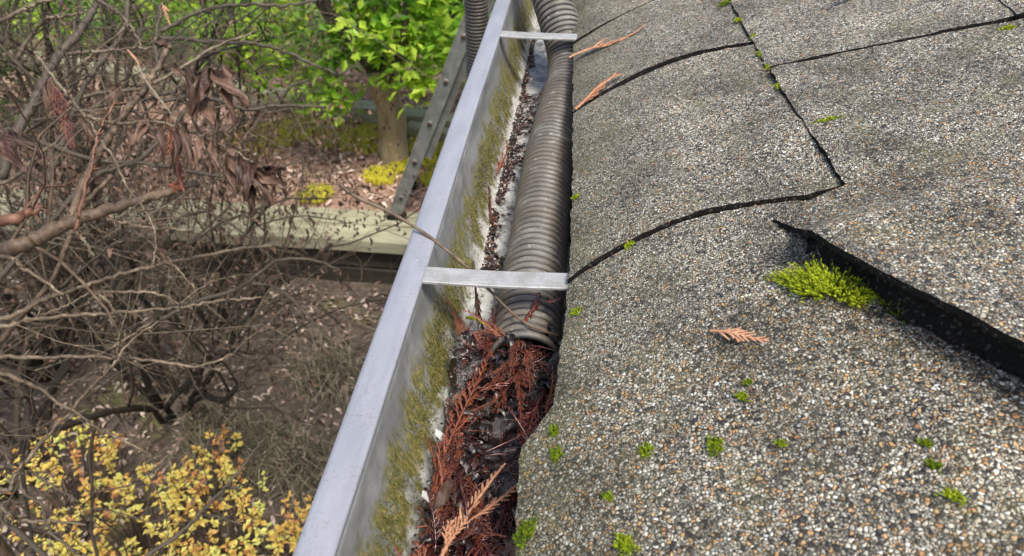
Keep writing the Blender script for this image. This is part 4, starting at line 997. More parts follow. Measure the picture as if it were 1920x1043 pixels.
# little loose bits of frond lying on the shingles are part of the roof's litter
mb = MB()
for k in range(110):
    x = rng.uniform(0.0, 0.30); y = rng.uniform(0.22, 1.05)
    z = float(zroof(x)) + 0.0045 + (0.003 if y < 0.36 else 0)
    if x > 0.2: z += 0.004
    a = rng.uniform(0, 6.28); L_ = rng.uniform(0.0015, 0.005)
    b = np.array([x, y, z]); d = np.array([math.cos(a), math.sin(a), 0.27 * math.cos(a)]) * L_
    tube(mb, [b, b + d], [0.0006, 0.0004], 4, rng.uniform(0.2, 1), caps=False)
tag(mb.build('needle_litter', MAT['frond_dry'], None), 'tiny orange crumbs of cedar needle scattered over the shingles', 'litter', kind='stuff')
KEY_BRANCHES = [
 ('dark', [(-1.128,1.613,-0.169,0.0092),(-1.145,1.546,-0.21,0.0099),(-1.182,1.475,-0.254,0.0105),(-1.193,1.407,-0.297,0.0111),(-1.186,1.366,-0.309,0.0117),(-1.198,1.304,-0.344,0.0123),(-1.206,1.223,-0.405,0.0129)]),
 ('brown', [(-0.718,1.184,-0.084,0.0055),(-0.737,1.155,-0.115,0.0059),(-0.758,1.127,-0.145,0.0063),(-0.774,1.11,-0.162,0.0067),(-0.798,1.083,-0.19,0.0071),(-0.822,1.05,-0.225,0.0075),(-0.848,1.009,-0.27,0.0079),(-0.865,0.967,-0.319,0.0082)]),
 ('brown', [(-0.667,1.057,-0.281,0.0066),(-0.705,1.036,-0.286,0.0082),(-0.748,1.013,-0.293,0.0098),(-0.802,0.987,-0.302,0.0114),(-0.854,0.96,-0.312,0.013),(-0.906,0.929,-0.328,0.0146),(-0.957,0.903,-0.339,0.0161),(-1.204,0.922,-0.414,0.0185),(-1.451,0.941,-0.589,0.0209)]),
 ('grey', [(-0.914,1.143,-0.222,0.0029),(-0.963,1.08,-0.254,0.0038),(-1.011,1.019,-0.283,0.0047),(-1.234,0.983,-0.358,0.0054),(-1.457,0.947,-0.533,0.0061)]),
 ('grey', [(-0.648,0.848,-0.303,0.0017),(-0.652,0.882,-0.269,0.0018),(-0.681,0.914,-0.236,0.002),(-0.709,0.935,-0.216,0.0022),(-0.735,0.963,-0.188,0.0023),(-0.771,0.994,-0.156,0.0025),(-0.809,1.022,-0.125,0.0027),(-0.857,1.054,-0.089,0.0029),(-0.889,1.078,-0.065,0.003)]),
 ('red', [(-0.744,1.027,-0.115,0.0017),(-0.761,0.992,-0.149,0.0021),(-0.768,0.95,-0.192,0.0025),(-0.771,0.926,-0.214,0.0029),(-0.781,0.877,-0.266,0.0033)]),
 ('grey', [(-0.809,1.289,-0.133,0.0025),(-0.933,1.296,-0.148,0.0036),(-1.012,1.309,-0.162,0.0047)]),
 ('grey', [(-0.896,1.357,-0.118,0.0026),(-0.98,1.337,-0.172,0.0032),(-1.057,1.319,-0.223,0.0038)]),
 ('dark', [(-0.968,1.34,-0.209,0.0022),(-1.037,1.355,-0.235,0.0028),(-1.103,1.364,-0.269,0.0034),(-1.186,1.366,-0.309,0.004)]),
 ('dark', [(-0.609,1.113,-0.09,0.0018),(-0.651,1.12,-0.108,0.0022),(-0.693,1.117,-0.138,0.0027),(-0.759,1.121,-0.157,0.0032)]),
 ('grey', [(-0.464,0.981,-0.209,0.0017),(-0.515,0.995,-0.201,0.002),(-0.567,1.015,-0.185,0.0022),(-0.613,1.031,-0.176,0.0025),(-0.667,1.045,-0.167,0.0028),(-0.717,1.055,-0.165,0.003),(-0.78,1.055,-0.172,0.0033),(-0.832,1.067,-0.167,0.0036)]),
 ('dark', [(-0.75,1.244,-0.037,0.0028),(-0.749,1.195,-0.082,0.0033),(-0.738,1.156,-0.115,0.0037)]),
 ('grey', [(-0.896,1.377,-0.173,0.0022),(-0.93,1.415,-0.148,0.0026),(-0.972,1.449,-0.127,0.0029),(-1.037,1.479,-0.108,0.0034)]),
 ('dark', [(-0.692,1.789,-0.488,0.0043),(-0.813,1.756,-0.473,0.005),(-0.886,1.719,-0.47,0.0056),(-0.987,1.707,-0.432,0.0062),(-1.082,1.665,-0.431,0.0068)]),
 ('dark', [(-0.746,1.828,-0.431,0.0036),(-0.788,1.803,-0.442,0.0043),(-0.815,1.76,-0.475,0.005)]),
 ('dark', [(-0.624,1.754,-0.379,0.0034),(-0.69,1.745,-0.35,0.0041),(-0.752,1.74,-0.317,0.0047),(-0.833,1.725,-0.292,0.0053),(-0.934,1.698,-0.281,0.0059),(-1.048,1.672,-0.266,0.0065)]),
 ('dark', [(-0.629,1.777,-0.19,0.0032),(-0.726,1.742,-0.201,0.0039),(-0.823,1.721,-0.195,0.0045),(-0.917,1.689,-0.203,0.0051),(-1.008,1.635,-0.238,0.0057)]),
 ('grey', [(-0.935,1.233,-0.027,0.0033),(-0.975,1.22,-0.037,0.0037),(-1.029,1.197,-0.059,0.0042),(-1.254,1.083,-0.134,0.0048),(-1.479,0.969,-0.309,0.0055)]),
 ('grey', [(-0.955,1.315,-0.082,0.003),(-1.011,1.321,-0.094,0.0036),(-1.053,1.328,-0.106,0.0041),(-1.112,1.293,-0.169,0.0047)]),
 ('grey', [(-0.817,0.841,-0.369,0.0026),(-0.881,0.858,-0.34,0.0032),(-0.926,0.868,-0.322,0.0039),(-1.189,0.905,-0.397,0.0045),(-1.453,0.943,-0.572,0.0051)]),
 ('grey', [(-0.589,1.117,-0.456,0.0031),(-0.632,1.093,-0.446,0.0035),(-0.696,1.06,-0.444,0.0038),(-0.78,1.022,-0.447,0.0041),(-0.859,0.98,-0.454,0.0044),(-0.903,0.946,-0.456,0.0046),(-0.935,0.917,-0.454,0.0049),(-0.995,0.871,-0.469,0.0052),(-1.217,0.9,-0.544,0.006),(-1.438,0.928,-0.719,0.0068)]),
 ('grey', [(-0.58,1.016,-0.503,0.0025),(-0.654,0.987,-0.494,0.0028),(-0.701,0.96,-0.488,0.0031),(-0.747,0.936,-0.478,0.0034),(-0.818,0.907,-0.47,0.0037),(-0.866,0.884,-0.458,0.004),(-0.928,0.856,-0.451,0.0043),(-0.956,0.83,-0.445,0.0045),(-1.198,0.88,-0.52,0.0052),(-1.44,0.93,-0.695,0.0059)]),
 ('grey', [(-0.61,0.907,-0.555,0.0024),(-0.667,0.88,-0.558,0.0028),(-0.754,0.869,-0.539,0.0031),(-0.83,0.853,-0.525,0.0035),(-0.906,0.835,-0.516,0.0038),(-0.976,0.818,-0.506,0.0042),(-1.205,0.871,-0.581,0.0048),(-1.434,0.924,-0.756,0.0055)]),
 ('grey', [(-0.631,0.895,-0.583,0.0015),(-0.674,0.89,-0.568,0.0024)]),
 ('grey', [(-0.732,0.896,-0.473,0.0019),(-0.771,0.879,-0.496,0.0024),(-0.829,0.855,-0.527,0.0028)]),
 ('grey', [(-0.717,0.899,-0.471,0.0019),(-0.762,0.865,-0.494,0.0023),(-0.786,0.829,-0.522,0.0028),(-0.829,0.784,-0.559,0.0032),(-0.883,0.727,-0.61,0.0037),(-0.916,0.687,-0.642,0.0041),(-0.938,0.659,-0.661,0.0045),(-1.178,0.784,-0.736,0.0052),(-1.419,0.909,-0.911,0.0059)]),
 ('grey', [(-0.664,1.004,-0.346,0.0023),(-0.742,0.98,-0.326,0.003),(-0.788,0.962,-0.303,0.0036)]),
 ('dark', [(-0.885,1.138,-0.471,0.0022),(-0.927,1.125,-0.482,0.0025),(-0.975,1.097,-0.511,0.0029),(-1.03,1.06,-0.55,0.0032)]),
 ('dark', [(-0.687,1.67,-0.957,0.004),(-0.764,1.668,-0.922,0.0045),(-0.858,1.645,-0.912,0.0049),(-0.904,1.605,-0.93,0.0054),(-0.957,1.557,-0.955,0.0059),(-1.06,1.51,-0.973,0.0064),(-1.156,1.454,-1.004,0.0068)]),
 ('dark', [(-0.689,1.529,-1.131,0.0032),(-0.781,1.571,-1.041,0.0039),(-0.857,1.593,-0.976,0.0047),(-0.929,1.583,-0.954,0.0054)]),
 ('grey', [(-0.705,1.009,-0.495,0.002),(-0.732,1.019,-0.453,0.0025),(-0.769,1.029,-0.409,0.003),(-0.8,1.03,-0.376,0.0034)]),
 ('grey', [(-0.805,0.921,-0.352,0.0023),(-0.822,0.934,-0.334,0.0027),(-0.838,0.944,-0.319,0.0032)]),
 ('grey', [(-0.707,0.956,-0.481,0.0019),(-0.751,0.956,-0.459,0.0027),(-0.861,0.939,-0.45,0.0034)]),
 ('grey', [(-0.837,0.92,-0.429,0.0019),(-0.878,0.89,-0.444,0.0023),(-0.919,0.867,-0.452,0.0028)]),
 ('grey', [(-0.796,0.902,-0.456,0.0023),(-0.816,0.913,-0.44,0.0026),(-0.833,0.919,-0.431,0.0028)]),
 ('red', [(-0.826,0.887,-0.231,0.0058),(-0.847,0.864,-0.233,0.0078),(-0.867,0.844,-0.231,0.0097),(-1.164,0.898,-0.306,0.0112),(-1.462,0.952,-0.481,0.0126)]),
 ('grey', [(-0.702,0.747,-0.662,0.0019),(-0.73,0.745,-0.628,0.0023),(-0.769,0.744,-0.593,0.0027),(-0.825,0.75,-0.546,0.0031),(-0.867,0.754,-0.503,0.0035),(-0.913,0.75,-0.47,0.0039),(-1.176,0.839,-0.545,0.0045),(-1.438,0.928,-0.72,0.0051)]),
 ('dark', [(-0.559,0.853,-0.709,0.002),(-0.576,0.81,-0.72,0.0026),(-0.602,0.76,-0.738,0.0031),(-0.63,0.716,-0.75,0.0036),(-0.644,0.679,-0.753,0.0041),(-0.697,0.628,-0.77,0.0045),(-0.766,0.569,-0.795,0.005),(-1.086,0.732,-0.87,0.0057),(-1.406,0.896,-1.045,0.0065)]),
 ('dark', [(-0.579,0.729,-0.812,0.002),(-0.618,0.728,-0.793,0.0025),(-0.654,0.724,-0.777,0.0029)]),
 ('dark', [(-0.57,0.773,-0.742,0.002),(-0.59,0.769,-0.753,0.0025),(-0.613,0.768,-0.759,0.003)]),
 ('dark', [(-0.755,0.581,-0.701,0.0017),(-0.78,0.589,-0.707,0.0021),(-0.835,0.614,-0.688,0.0025),(-0.857,0.643,-0.668,0.0029),(-0.897,0.66,-0.661,0.0032),(-0.917,0.688,-0.643,0.0036)]),
 ('dark', [(-0.836,0.687,-0.719,0.0019),(-0.875,0.693,-0.69,0.0022),(-0.914,0.701,-0.66,0.0025),(-0.925,0.701,-0.642,0.0027)]),
 ('grey', [(-0.823,0.663,-0.751,0.0023),(-0.868,0.652,-0.731,0.0028),(-0.911,0.64,-0.714,0.0032),(-0.937,0.642,-0.682,0.0036),(-1.177,0.774,-0.757,0.0041),(-1.417,0.907,-0.932,0.0047)]),
 ('brown', [(-1.004,1.291,-0.426,0.0046),(-1.06,1.227,-0.478,0.0054),(-1.099,1.124,-0.582,0.0062),(-1.163,1.051,-0.645,0.007),(-1.184,1.011,-0.671,0.0078),(-1.301,0.959,-0.746,0.009),(-1.418,0.908,-0.921,0.0101)]),
 ('dark', [(-0.852,1.604,-0.297,0.0038),(-0.94,1.48,-0.391,0.0047),(-1.003,1.392,-0.444,0.0056),(-1.078,1.335,-0.457,0.0065),(-1.157,1.235,-0.524,0.0073),(-1.231,1.129,-0.598,0.0081),(-1.328,1.022,-0.673,0.0093),(-1.425,0.915,-0.848,0.0105)]),
 ('dark', [(-0.681,1.523,-0.499,0.0032),(-0.767,1.461,-0.512,0.0039),(-0.852,1.423,-0.495,0.0046),(-0.959,1.398,-0.459,0.0052),(-1.084,1.363,-0.433,0.0058),(-1.206,1.35,-0.379,0.0064),(-1.251,1.323,-0.354,0.0069),(-1.35,1.131,-0.429,0.0079),(-1.45,0.94,-0.604,0.009)]),
 ('grey', [(-0.804,1.706,-0.256,0.0032),(-0.885,1.634,-0.271,0.0039),(-1.007,1.527,-0.324,0.0046),(-1.127,1.462,-0.326,0.0052),(-1.213,1.371,-0.364,0.0058),(-1.25,1.309,-0.372,0.0063),(-1.349,1.123,-0.447,0.0072),(-1.448,0.938,-0.622,0.0082)]),
 ('dark', [(-1.057,1.63,-0.157,0.0061),(-1.056,1.568,-0.215,0.0067),(-1.125,1.472,-0.305,0.0072),(-1.156,1.382,-0.393,0.0078),(-1.177,1.309,-0.461,0.0083)]),
]
DEAD_LEAVES = [((-0.603,1.093,-0.083),(-0.609,1.018,-0.144),0.0225),((-0.593,1.086,-0.078),(-0.53,1.032,-0.121),0.0172),((-0.616,1.073,-0.123),(-0.592,1.025,-0.154),0.0227),((-0.609,1.113,-0.091),(-0.58,1.057,-0.132),0.0141),((-0.592,1.093,-0.085),(-0.558,1.052,-0.108),0.0104),((-0.562,1.003,-0.184),(-0.514,0.943,-0.234),0.0137),((-0.544,1.006,-0.199),(-0.509,0.941,-0.253),0.0138),((-0.552,0.996,-0.194),(-0.534,0.942,-0.232),0.0137),((-0.511,0.987,-0.195),(-0.452,0.951,-0.215),0.0153),((-0.501,0.986,-0.197),(-0.457,0.97,-0.191),0.0119),((-0.479,0.983,-0.204),(-0.451,0.953,-0.213),0.0077),((-0.594,1.022,-0.174),(-0.587,0.968,-0.209),0.0121),((-0.648,1.046,-0.168),(-0.615,0.994,-0.205),0.0123),((-0.711,1.046,-0.16),(-0.723,0.993,-0.193),0.0106),((-0.748,1.036,-0.168),(-0.725,0.997,-0.187),0.0079),((-0.947,1.325,-0.231),(-0.939,1.27,-0.269),0.0173),((-0.757,1.208,-0.081),(-0.718,1.175,-0.095),0.0131),((-0.887,1.448,-0.246),(-0.847,1.425,-0.247),0.0161),((-0.964,1.032,-0.193),(-0.918,0.977,-0.235),0.0198),((-0.738,1.063,-0.167),(-0.698,1.029,-0.183),0.0125),((-0.658,1.049,-0.18),(-0.655,0.987,-0.225),0.0106),((-0.53,0.991,-0.22),(-0.524,0.937,-0.256),0.0104),((-0.752,1.019,-0.396),(-0.721,0.984,-0.413),0.0097),((-0.588,1.008,-0.176),(-0.562,0.962,-0.204),0.0086),((-0.522,0.988,-0.193),(-0.484,0.93,-0.238),0.0119),((-0.651,1.116,-0.097),(-0.652,1.069,-0.123),0.0106),((-0.603,1.084,-0.079),(-0.622,1.016,-0.128),0.0154),((-0.593,1.104,-0.087),(-0.548,1.035,-0.148),0.014),((-0.652,1.12,-0.108),(-0.624,1.068,-0.144),0.0125),((-0.567,1.015,-0.186),(-0.564,0.962,-0.219),0.0112),((-0.603,1.014,-0.166),(-0.605,0.963,-0.198),0.0103),((-0.656,1.028,-0.158),(-0.65,0.967,-0.203),0.0104),((-0.684,1.047,-0.163),(-0.677,0.992,-0.199),0.0097),((-0.5,1.003,-0.21),(-0.468,0.958,-0.237),0.0104),((-0.531,0.984,-0.181),(-0.531,0.937,-0.207),0.0101),((-0.944,1.16,-0.148),(-0.944,1.1,-0.191),0.0133),((-0.999,1.083,-0.206),(-0.934,1.036,-0.239),0.015),((-0.802,1.023,-0.145),(-0.794,0.976,-0.173),0.0087),((-0.636,1.014,-0.146),(-0.61,0.948,-0.199),0.0111),((-0.509,0.972,-0.183),(-0.507,0.916,-0.221),0.0125)]
HANGING_FRONDS = [((-0.804,1.19,-0.097),(-0.768,1.163,-0.119)),((-0.76,1.139,-0.102),(-0.7,1.078,-0.17)),((-0.694,1.07,-0.165),(-0.651,0.987,-0.257)),((-0.934,1.143,-0.138),(-0.878,1.064,-0.228)),((-0.761,1.266,-0.04),(-0.738,1.234,-0.067)),((-0.692,1.009,-0.256),(-0.654,1.001,-0.256)),((-0.94,1.003,-0.152),(-0.901,0.952,-0.205))]

# ================================================================ GROUND
WALL_Y = 3.90
def ground_z(x, y):
    up = np.clip((y - (WALL_Y + 0.12)) / 0.05, 0, 1)
    und = 0.03 * vnoise(x, y, 0.9, 51) + 0.015 * vnoise(x, y, 0.27, 52)
    return -2.90 + up * 0.38 + und
gxs = np.concatenate([[-400, -120, -40, -18, -11], np.arange(-8, 3.01, 0.08), [5, 9, 20, 60, 400]])
gys = np.concatenate([[-300, -60, -15, -4], np.arange(-1.5, 3.9, 0.09), np.arange(3.9, 4.2, 0.02), np.arange(4.2, 11, 0.09), [14, 20, 40, 120, 600]])
gx, gy = np.meshgrid(gxs, gys, indexing='ij')
mb = MB(); ny_ = len(gys)
i = np.arange(len(gxs) - 1)[:, None] * ny_; j = np.arange(ny_ - 1)[None, :]
mb.add(np.stack([gx, gy, ground_z(gx, gy)], -1).reshape(-1, 3), np.stack([i + j, i + ny_ + j, i + ny_ + j + 1, i + j + 1], -1).reshape(-1, 4))
tag(mb.build('ground', MAT['soil']), kind='structure')
mb = MB(); box(mb, (-5.5, 8.55, -2.62), (0.35, 10.6, -2.455)); tag(mb.build('path', MAT['concrete'], None, False), kind='structure')

# ================================================================ TIMBER EDGING
def beam(mb, a, b, w, h, seed=0, n=60):
    """a squared timber with softened arrises and slight warps, a-b along its length (top centre line)"""
    a, b = np.array(a, float), np.array(b, float)
    d = (b - a) / np.linalg.norm(b - a); s = np.cross(d, (0, 0, 1)); s /= np.linalg.norm(s)
    e = 0.012
    pr = [(-w / 2 + e, 0), (w / 2 - e, 0), (w / 2, -e), (w / 2, -h + e), (w / 2 - e, -h), (-w / 2 + e, -h), (-w / 2, -h + e), (-w / 2, -e)]
    V = []
    for k in range(n):
        c = a + (b - a) * k / (n - 1)
        wz = 0.006 * vnoise(k * 0.2, 0, 1, seed); ws = 0.008 * vnoise(k * 0.17, 5, 1, seed)
        for u, z in pr: V.append(c + s * (u + ws) + np.array([0, 0, z + wz]))
    i = np.arange(n - 1)[:, None] * 8; j = np.arange(8)[None, :]; kk = (j + 1) % 8
    V = np.array(V)
    mb.add(V, np.stack([i + j, i + kk, i + 8 + kk, i + 8 + j], -1).reshape(-1, 4))
    mb.add(V[:8], [(0, 1, 2, 3), (0, 3, 4, 7), (4, 5, 6, 7)]); mb.add(V[-8:], [(3, 2, 1, 0), (7, 4, 3, 0), (7, 6, 5, 4)])
tw_ = thing('timber_wall', 'low timber retaining wall with a pale two-board cap, below the ladder', 'retaining wall', (-2.5, WALL_Y, -2.9))
mb = MB(); beam(mb, (-7.5, 3.985, -2.49), (0.37, 3.985, -2.49), 0.185, 0.11, 1); mb.build('cap_board', MAT['timber'], tw_, False)
mb = MB(); beam(mb, (-7.5, 4.165, -2.481), (0.37, 4.175, -2.481), 0.165, 0.11, 2); mb.build('cap_board', MAT['timber'], tw_, False)
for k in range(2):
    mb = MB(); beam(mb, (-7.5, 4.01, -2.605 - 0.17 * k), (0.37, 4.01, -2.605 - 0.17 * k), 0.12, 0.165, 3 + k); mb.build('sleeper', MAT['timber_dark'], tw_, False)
for lab, a, b, w, h, sd_ in [('weathered pale timber edging behind the small tree trunk', (-6.5, 6.65, -2.36), (0.2, 5.22, -2.36), 0.15, 0.16, 8),
                             ('shorter timber edging board in front of the dark hollow beyond the ladder', (-1.42, 5.42, -2.40), (0.30, 5.06, -2.42), 0.10, 0.10, 9)]:
    mb = MB(); beam(mb, a, b, w, h, sd_)
    tag(mb.build('timber_edging', MAT['timber'], None, False), lab, 'timber edging', 'timber edgings in the garden')

# ================================================================ LADDER leaning against the gutter further along
lad = thing('ladder', 'dull grey aluminium extension ladder leaning against the gutter from the timber cap', 'ladder', (-1.25, 4.2, -2.48))
foot = np.array([-1.262, 4.16, -2.480]); topp = np.array([-0.195, 4.16, 0.06])
dl = (topp - foot) / np.linalg.norm(topp - foot); Ll = np.linalg.norm(topp - foot)
sx = np.array([dl[2], 0, -dl[0]])         # across the rail, in the plane that faces the camera
ext = dl * 0.75
def rail(y, off, w, a, b, mat='ladder'):
    m = MB(); th = 0.028
    V = []
    for c in (a, b):
        for u, v in ((-w / 2, -th / 2), (w / 2, -th / 2), (w / 2, th / 2), (-w / 2, th / 2)):
            p_ = c + sx * (u + off); V.append((p_[0], y + v, p_[2]))
    m.add(V, [(0, 3, 2, 1), (4, 5, 6, 7), (0, 1, 5, 4), (1, 2, 6, 5), (2, 3, 7, 6), (3, 0, 4, 7)])
    # raised flanges of the channel
    for e in (-1, 1):
        W = []
        for c in (a, b):
            for u, v in ((e * w / 2 - 0.004, -th / 2 - 0.008), (e * w / 2 + 0.004, -th / 2 - 0.008), (e * w / 2 + 0.004, -th / 2 - 0.0005), (e * w / 2 - 0.004, -th / 2 - 0.0005)):
                p_ = c + sx * (u + off); W.append((p_[0], y + v, p_[2]))
        m.add(W, [(0, 3, 2, 1), (4, 5, 6, 7), (0, 1, 5, 4), (1, 2, 6, 5), (2, 3, 7, 6), (3, 0, 4, 7)])
    return m
for y in (4.16, 4.56):
    rr_ = rail(y, 0.0, 0.078, foot, topp + ext).build('rail', MAT['ladder'], lad, False)
    rail(y + (0.032 if y < 4.3 else -0.032), 0.056, 0.058, foot + dl * 0.55, topp + ext * 1.8).build('fly_rail', MAT['ladder'], lad, False)
    mb = MB(); c = foot + dl * 0.03
    box(mb, (c[0] - 0.05, y - 0.026, -2.477), (c[0] + 0.07, y + 0.026, -2.44)); mb.build('foot_pad', MAT['asphalt'], lad, False)
nr = int((Ll + 0.6) / 0.305)
for k in range(nr):
    c = foot + dl * (0.2 + 0.305 * k)
    m = MB(); tube(m, [(c[0], 4.138, c[2]), (c[0], 4.582, c[2])], 0.0165, 10, 0.5)
    g_ = m.build('rung', MAT['ladder'], lad)
    m = MB(); tube(m, [(c[0], 4.1375, c[2]), (c[0], 4.1335, c[2])], 0.013, 10, 0.5)
    m.build('rung_end', MAT['ladder_rust'], g_)

# ================================================================ TREE, BUSHES
def leaf_cloud(mb, centers, n, size, tint_fn, seed, squash=0.8, spread=0.12, fold=0.25):
    g = np.random.default_rng(seed)
    ci = g.integers(0, len(centers), n)
    C = np.asarray(centers)[ci]
    p = C[:, :3] + g.normal(0, 1, (n, 3)) * C[:, 3:4] * np.array([1, 1, squash]) * 0.55
    th = g.uniform(0, 6.283, n); el = g.normal(0.15, 0.5, n)
    d = np.stack([np.cos(th) * np.cos(el), np.sin(th) * np.cos(el), np.sin(el)], 1)
    s = np.cross(d, np.stack([g.normal(0, 0.45, n), g.normal(0, 0.45, n), np.ones(n)], 1)); s /= np.linalg.norm(s, axis=1)[:, None]
    u = np.cross(s, d)
    L = size * g.uniform(0.6, 1.2, n)[:, None]; W = L * 0.27
    base, mid, tip = p, p + d * L * 0.5, p + d * L - u * L * 0.12
    l_ = mid + s * W + u * W * fold; r_ = mid - s * W + u * W * fold
    V = np.stack([base, l_, tip, r_], 1).reshape(-1, 3)
    k = np.arange(n)[:, None] * 4
    T = np.concatenate([k + np.array([[0, 2, 1]]), k + np.array([[0, 3, 2]])])
    tint = np.clip(tint_fn(ci, g, n), 0, 1)
    mb.add(V, None, T, np.repeat(tint, 4))

def clumps(center, radii, n, r0, seed, shell=0.45):
    g = np.random.default_rng(seed)
    out = []
    while len(out) < n:
        v = g.normal(0, 1, 3); v /= np.linalg.norm(v)
        rr = (shell + (1 - shell) * g.uniform(0, 1)) ** 0.8
        c = np.array(center) + v * rr * np.array(radii)
        out.append((*c, r0 * g.uniform(0.6, 1.35)))
    return np.array(out)

def limb_tree(root, base, r0, h, crown_c, nlimb, seed, mat='bark_trunk', name='trunk'):
    g = np.random.default_rng(seed)
    m = MB()
    base = np.array(base, float)
    top = base + np.array([g.normal(0, 0.04), g.normal(0, 0.04), h])
    pts = smooth_path([base + (0, 0, -0.06), base + (0.0, 0, 0.10), base + (0.01, 0.01, h * 0.5), top], 24)
    t = np.linspace(0, 1, 24)
    tube(m, pts, r0 * (1.0 + 0.55 * np.exp(-t * 9) - 0.18 * t) * (1 + 0.03 * np.sin(t * 23)), 14)
    m.build(name, MAT[mat], root)
    for k in range(nlimb):
        m = MB()
        a = 6.283 * k / nlimb + g.normal(0, 0.3)
        e = np.array(crown_c) + np.array([math.cos(a) * 0.65, math.sin(a) * 0.6, g.uniform(-0.3, 0.7)])
        s_ = top - np.array([0, 0, g.uniform(0.0, 0.16)])
        mid = s_ * 0.5 + e * 0.5 + np.array([math.cos(a) * 0.12, math.sin(a) * 0.12, -0.08])
        tube(m, smooth_path([s_, mid, e], 14), np.linspace(r0 * 0.42, 0.012, 14), 8)
        m.build('limb', MAT['bark_dark'], root)
tree = thing('tree', 'small tree with bright yellow-green leaves and a pale tan trunk beyond the timber cap', 'tree', (-1.46, 5.0, -2.52))
limb_tree(tree, (-1.455, 5.02, -2.52), 0.118, 0.78, (-1.42, 5.25, -1.0), 7, 5)
cl = clumps((-1.40, 5.30, -0.92), (0.80, 0.80, 1.05), 105, 0.21, 6)
cl = np.concatenate([cl, np.array([(-2.25, 4.75, -1.75, 0.18), (-2.45, 4.85, -1.55, 0.17), (-2.2, 4.7, -1.45, 0.18), (-2.4, 4.9, -1.2, 0.2), (-2.0, 4.85, -1.88, 0.16), (-1.86, 4.75, -1.80, 0.16), (-2.15, 4.95, -1.7, 0.15), (-1.72, 4.7, -1.86, 0.13), (-1.1, 4.8, -1.78, 0.15), (-0.95, 4.9, -1.62, 0.16), (-1.25, 4.72, -1.7, 0.15), (-1.0, 4.8, -1.4, 0.18)])])
ct = np.random.default_rng(9).uniform(0.1, 0.95, len(cl))
mb = MB(); leaf_cloud(mb, cl, 9500, 0.10, lambda ci, g, n: ct[ci] * 0.7 + g.uniform(-0.1, 0.4, n), 11)
mb.build('crown', MAT['leaf_bright'], tree, False)

for k, (lab, x, y, rad, hh, mat, n, size) in enumerate([
    ('dark evergreen bush hollow beneath, standing behind the ladder', -0.55, 6.3, 0.75, 1.1, 'leaf_dark', 2600, 0.085),
    ('dense dark green bush straight behind the small bright tree', -2.0, 7.3, 0.95, 1.7, 'leaf_dark', 3000, 0.095),
    ('mid-green leafy bush between the bright tree and the bare shrubs', -3.3, 6.6, 0.85, 1.5, 'leaf_bright', 2600, 0.085),
    ('loose yellowish green bush behind the bare shrub tangle', -4.6, 6.9, 0.9, 1.6, 'leaf_bright', 2600, 0.085),
    ('dark green bush at the far corner behind the tangle', -6.0, 6.6, 1.0, 1.9, 'leaf_dark', 3000, 0.09),
    ('low green bush growing beside the bare shrub bases', -4.7, 4.9, 0.6, 0.9, 'leaf_dark', 1500, 0.07),
    ('far dark bush beyond the pale concrete path', -3.0, 11.5, 1.7, 2.3, 'leaf_dark', 3200, 0.12),
]):
    t_ = thing('bush', lab, 'bush', (x, y, -2.52), 'green bushes of the garden')
    m = MB()
    g = np.random.default_rng(70 + k)
    for q_ in range(6):
        a = q_ * 1.05 + g.normal(0, 0.2)
        tube(m, smooth_path([(x, y, -2.56), (x + 0.25 * rad * math.cos(a), y + 0.25 * rad * math.sin(a), -2.5 + hh * 0.4), (x + 0.6 * rad * math.cos(a), y + 0.6 * rad * math.sin(a), -2.5 + hh * 0.8)], 10), np.linspace(0.03, 0.008, 10), 6)
    m.build('stem', MAT['bark_dark'], t_)
    cc = clumps((x, y, -2.5 + hh * 0.55), (rad * 0.9, rad * 0.9, hh * 0.52), 50, 0.17, 80 + k)
    ctt = g.uniform(0.0, 0.9, len(cc))
    m = MB(); leaf_cloud(m, cc, n, size, lambda ci, gg, nn: ctt[ci] * 0.75 + gg.uniform(-0.1, 0.35, nn), 90 + k)
    m.build('foliage', MAT[mat], t_, False)

# ================================================================ BARE SHRUBS
def unit(v): return v / (np.linalg.norm(v) + 1e-12)
def grow(mbs, p, d, L, r, lvl, g, maxl, tips, kids=(4, 5, 3)):
    n = 7 if lvl < 2 else 5
    pts = [np.array(p, float)]; dd = unit(np.array(d, float))
    for k in range(n - 1):
        dd = unit(dd + g.normal(0, 0.17 + 0.03 * lvl, 3) + np.array([0, 0, 0.03 if lvl < 2 else -0.02]))
        pts.append(pts[-1] + dd * L / (n - 1))
    rad = np.linspace(r, r * (0.5 if lvl < maxl else 0.35), n)
    tube(mbs[min(lvl, len(mbs) - 1)], pts, rad, 6 if lvl == 0 else (5 if lvl == 1 else 3), np.clip(0.12 + 0.19 * lvl + g.normal(0, 0.16), 0, 1), caps=lvl < 2)
    if lvl >= maxl:
        tips.append((pts[-1], dd)); return
    nk = kids[lvl]
    for k in range(nk):
        u = g.uniform(0.25, 1.0) if k else 0.98
        f_ = u * (n - 1); i_ = min(int(f_), n - 2)
        q_ = pts[i_] + (pts[i_ + 1] - pts[i_]) * (f_ - i_)
        bd = unit(pts[i_ + 1] - pts[i_])
        sd_ = unit(np.cross(bd, g.normal(0, 1, 3)))
        an = g.uniform(0.45, 1.15)
        grow(mbs, q_, bd * math.cos(an) + sd_ * math.sin(an), L * g.uniform(0.38, 0.66), r * (1 - 0.5 * u) * g.uniform(0.42, 0.62), lvl + 1, g, maxl, tips, kids)

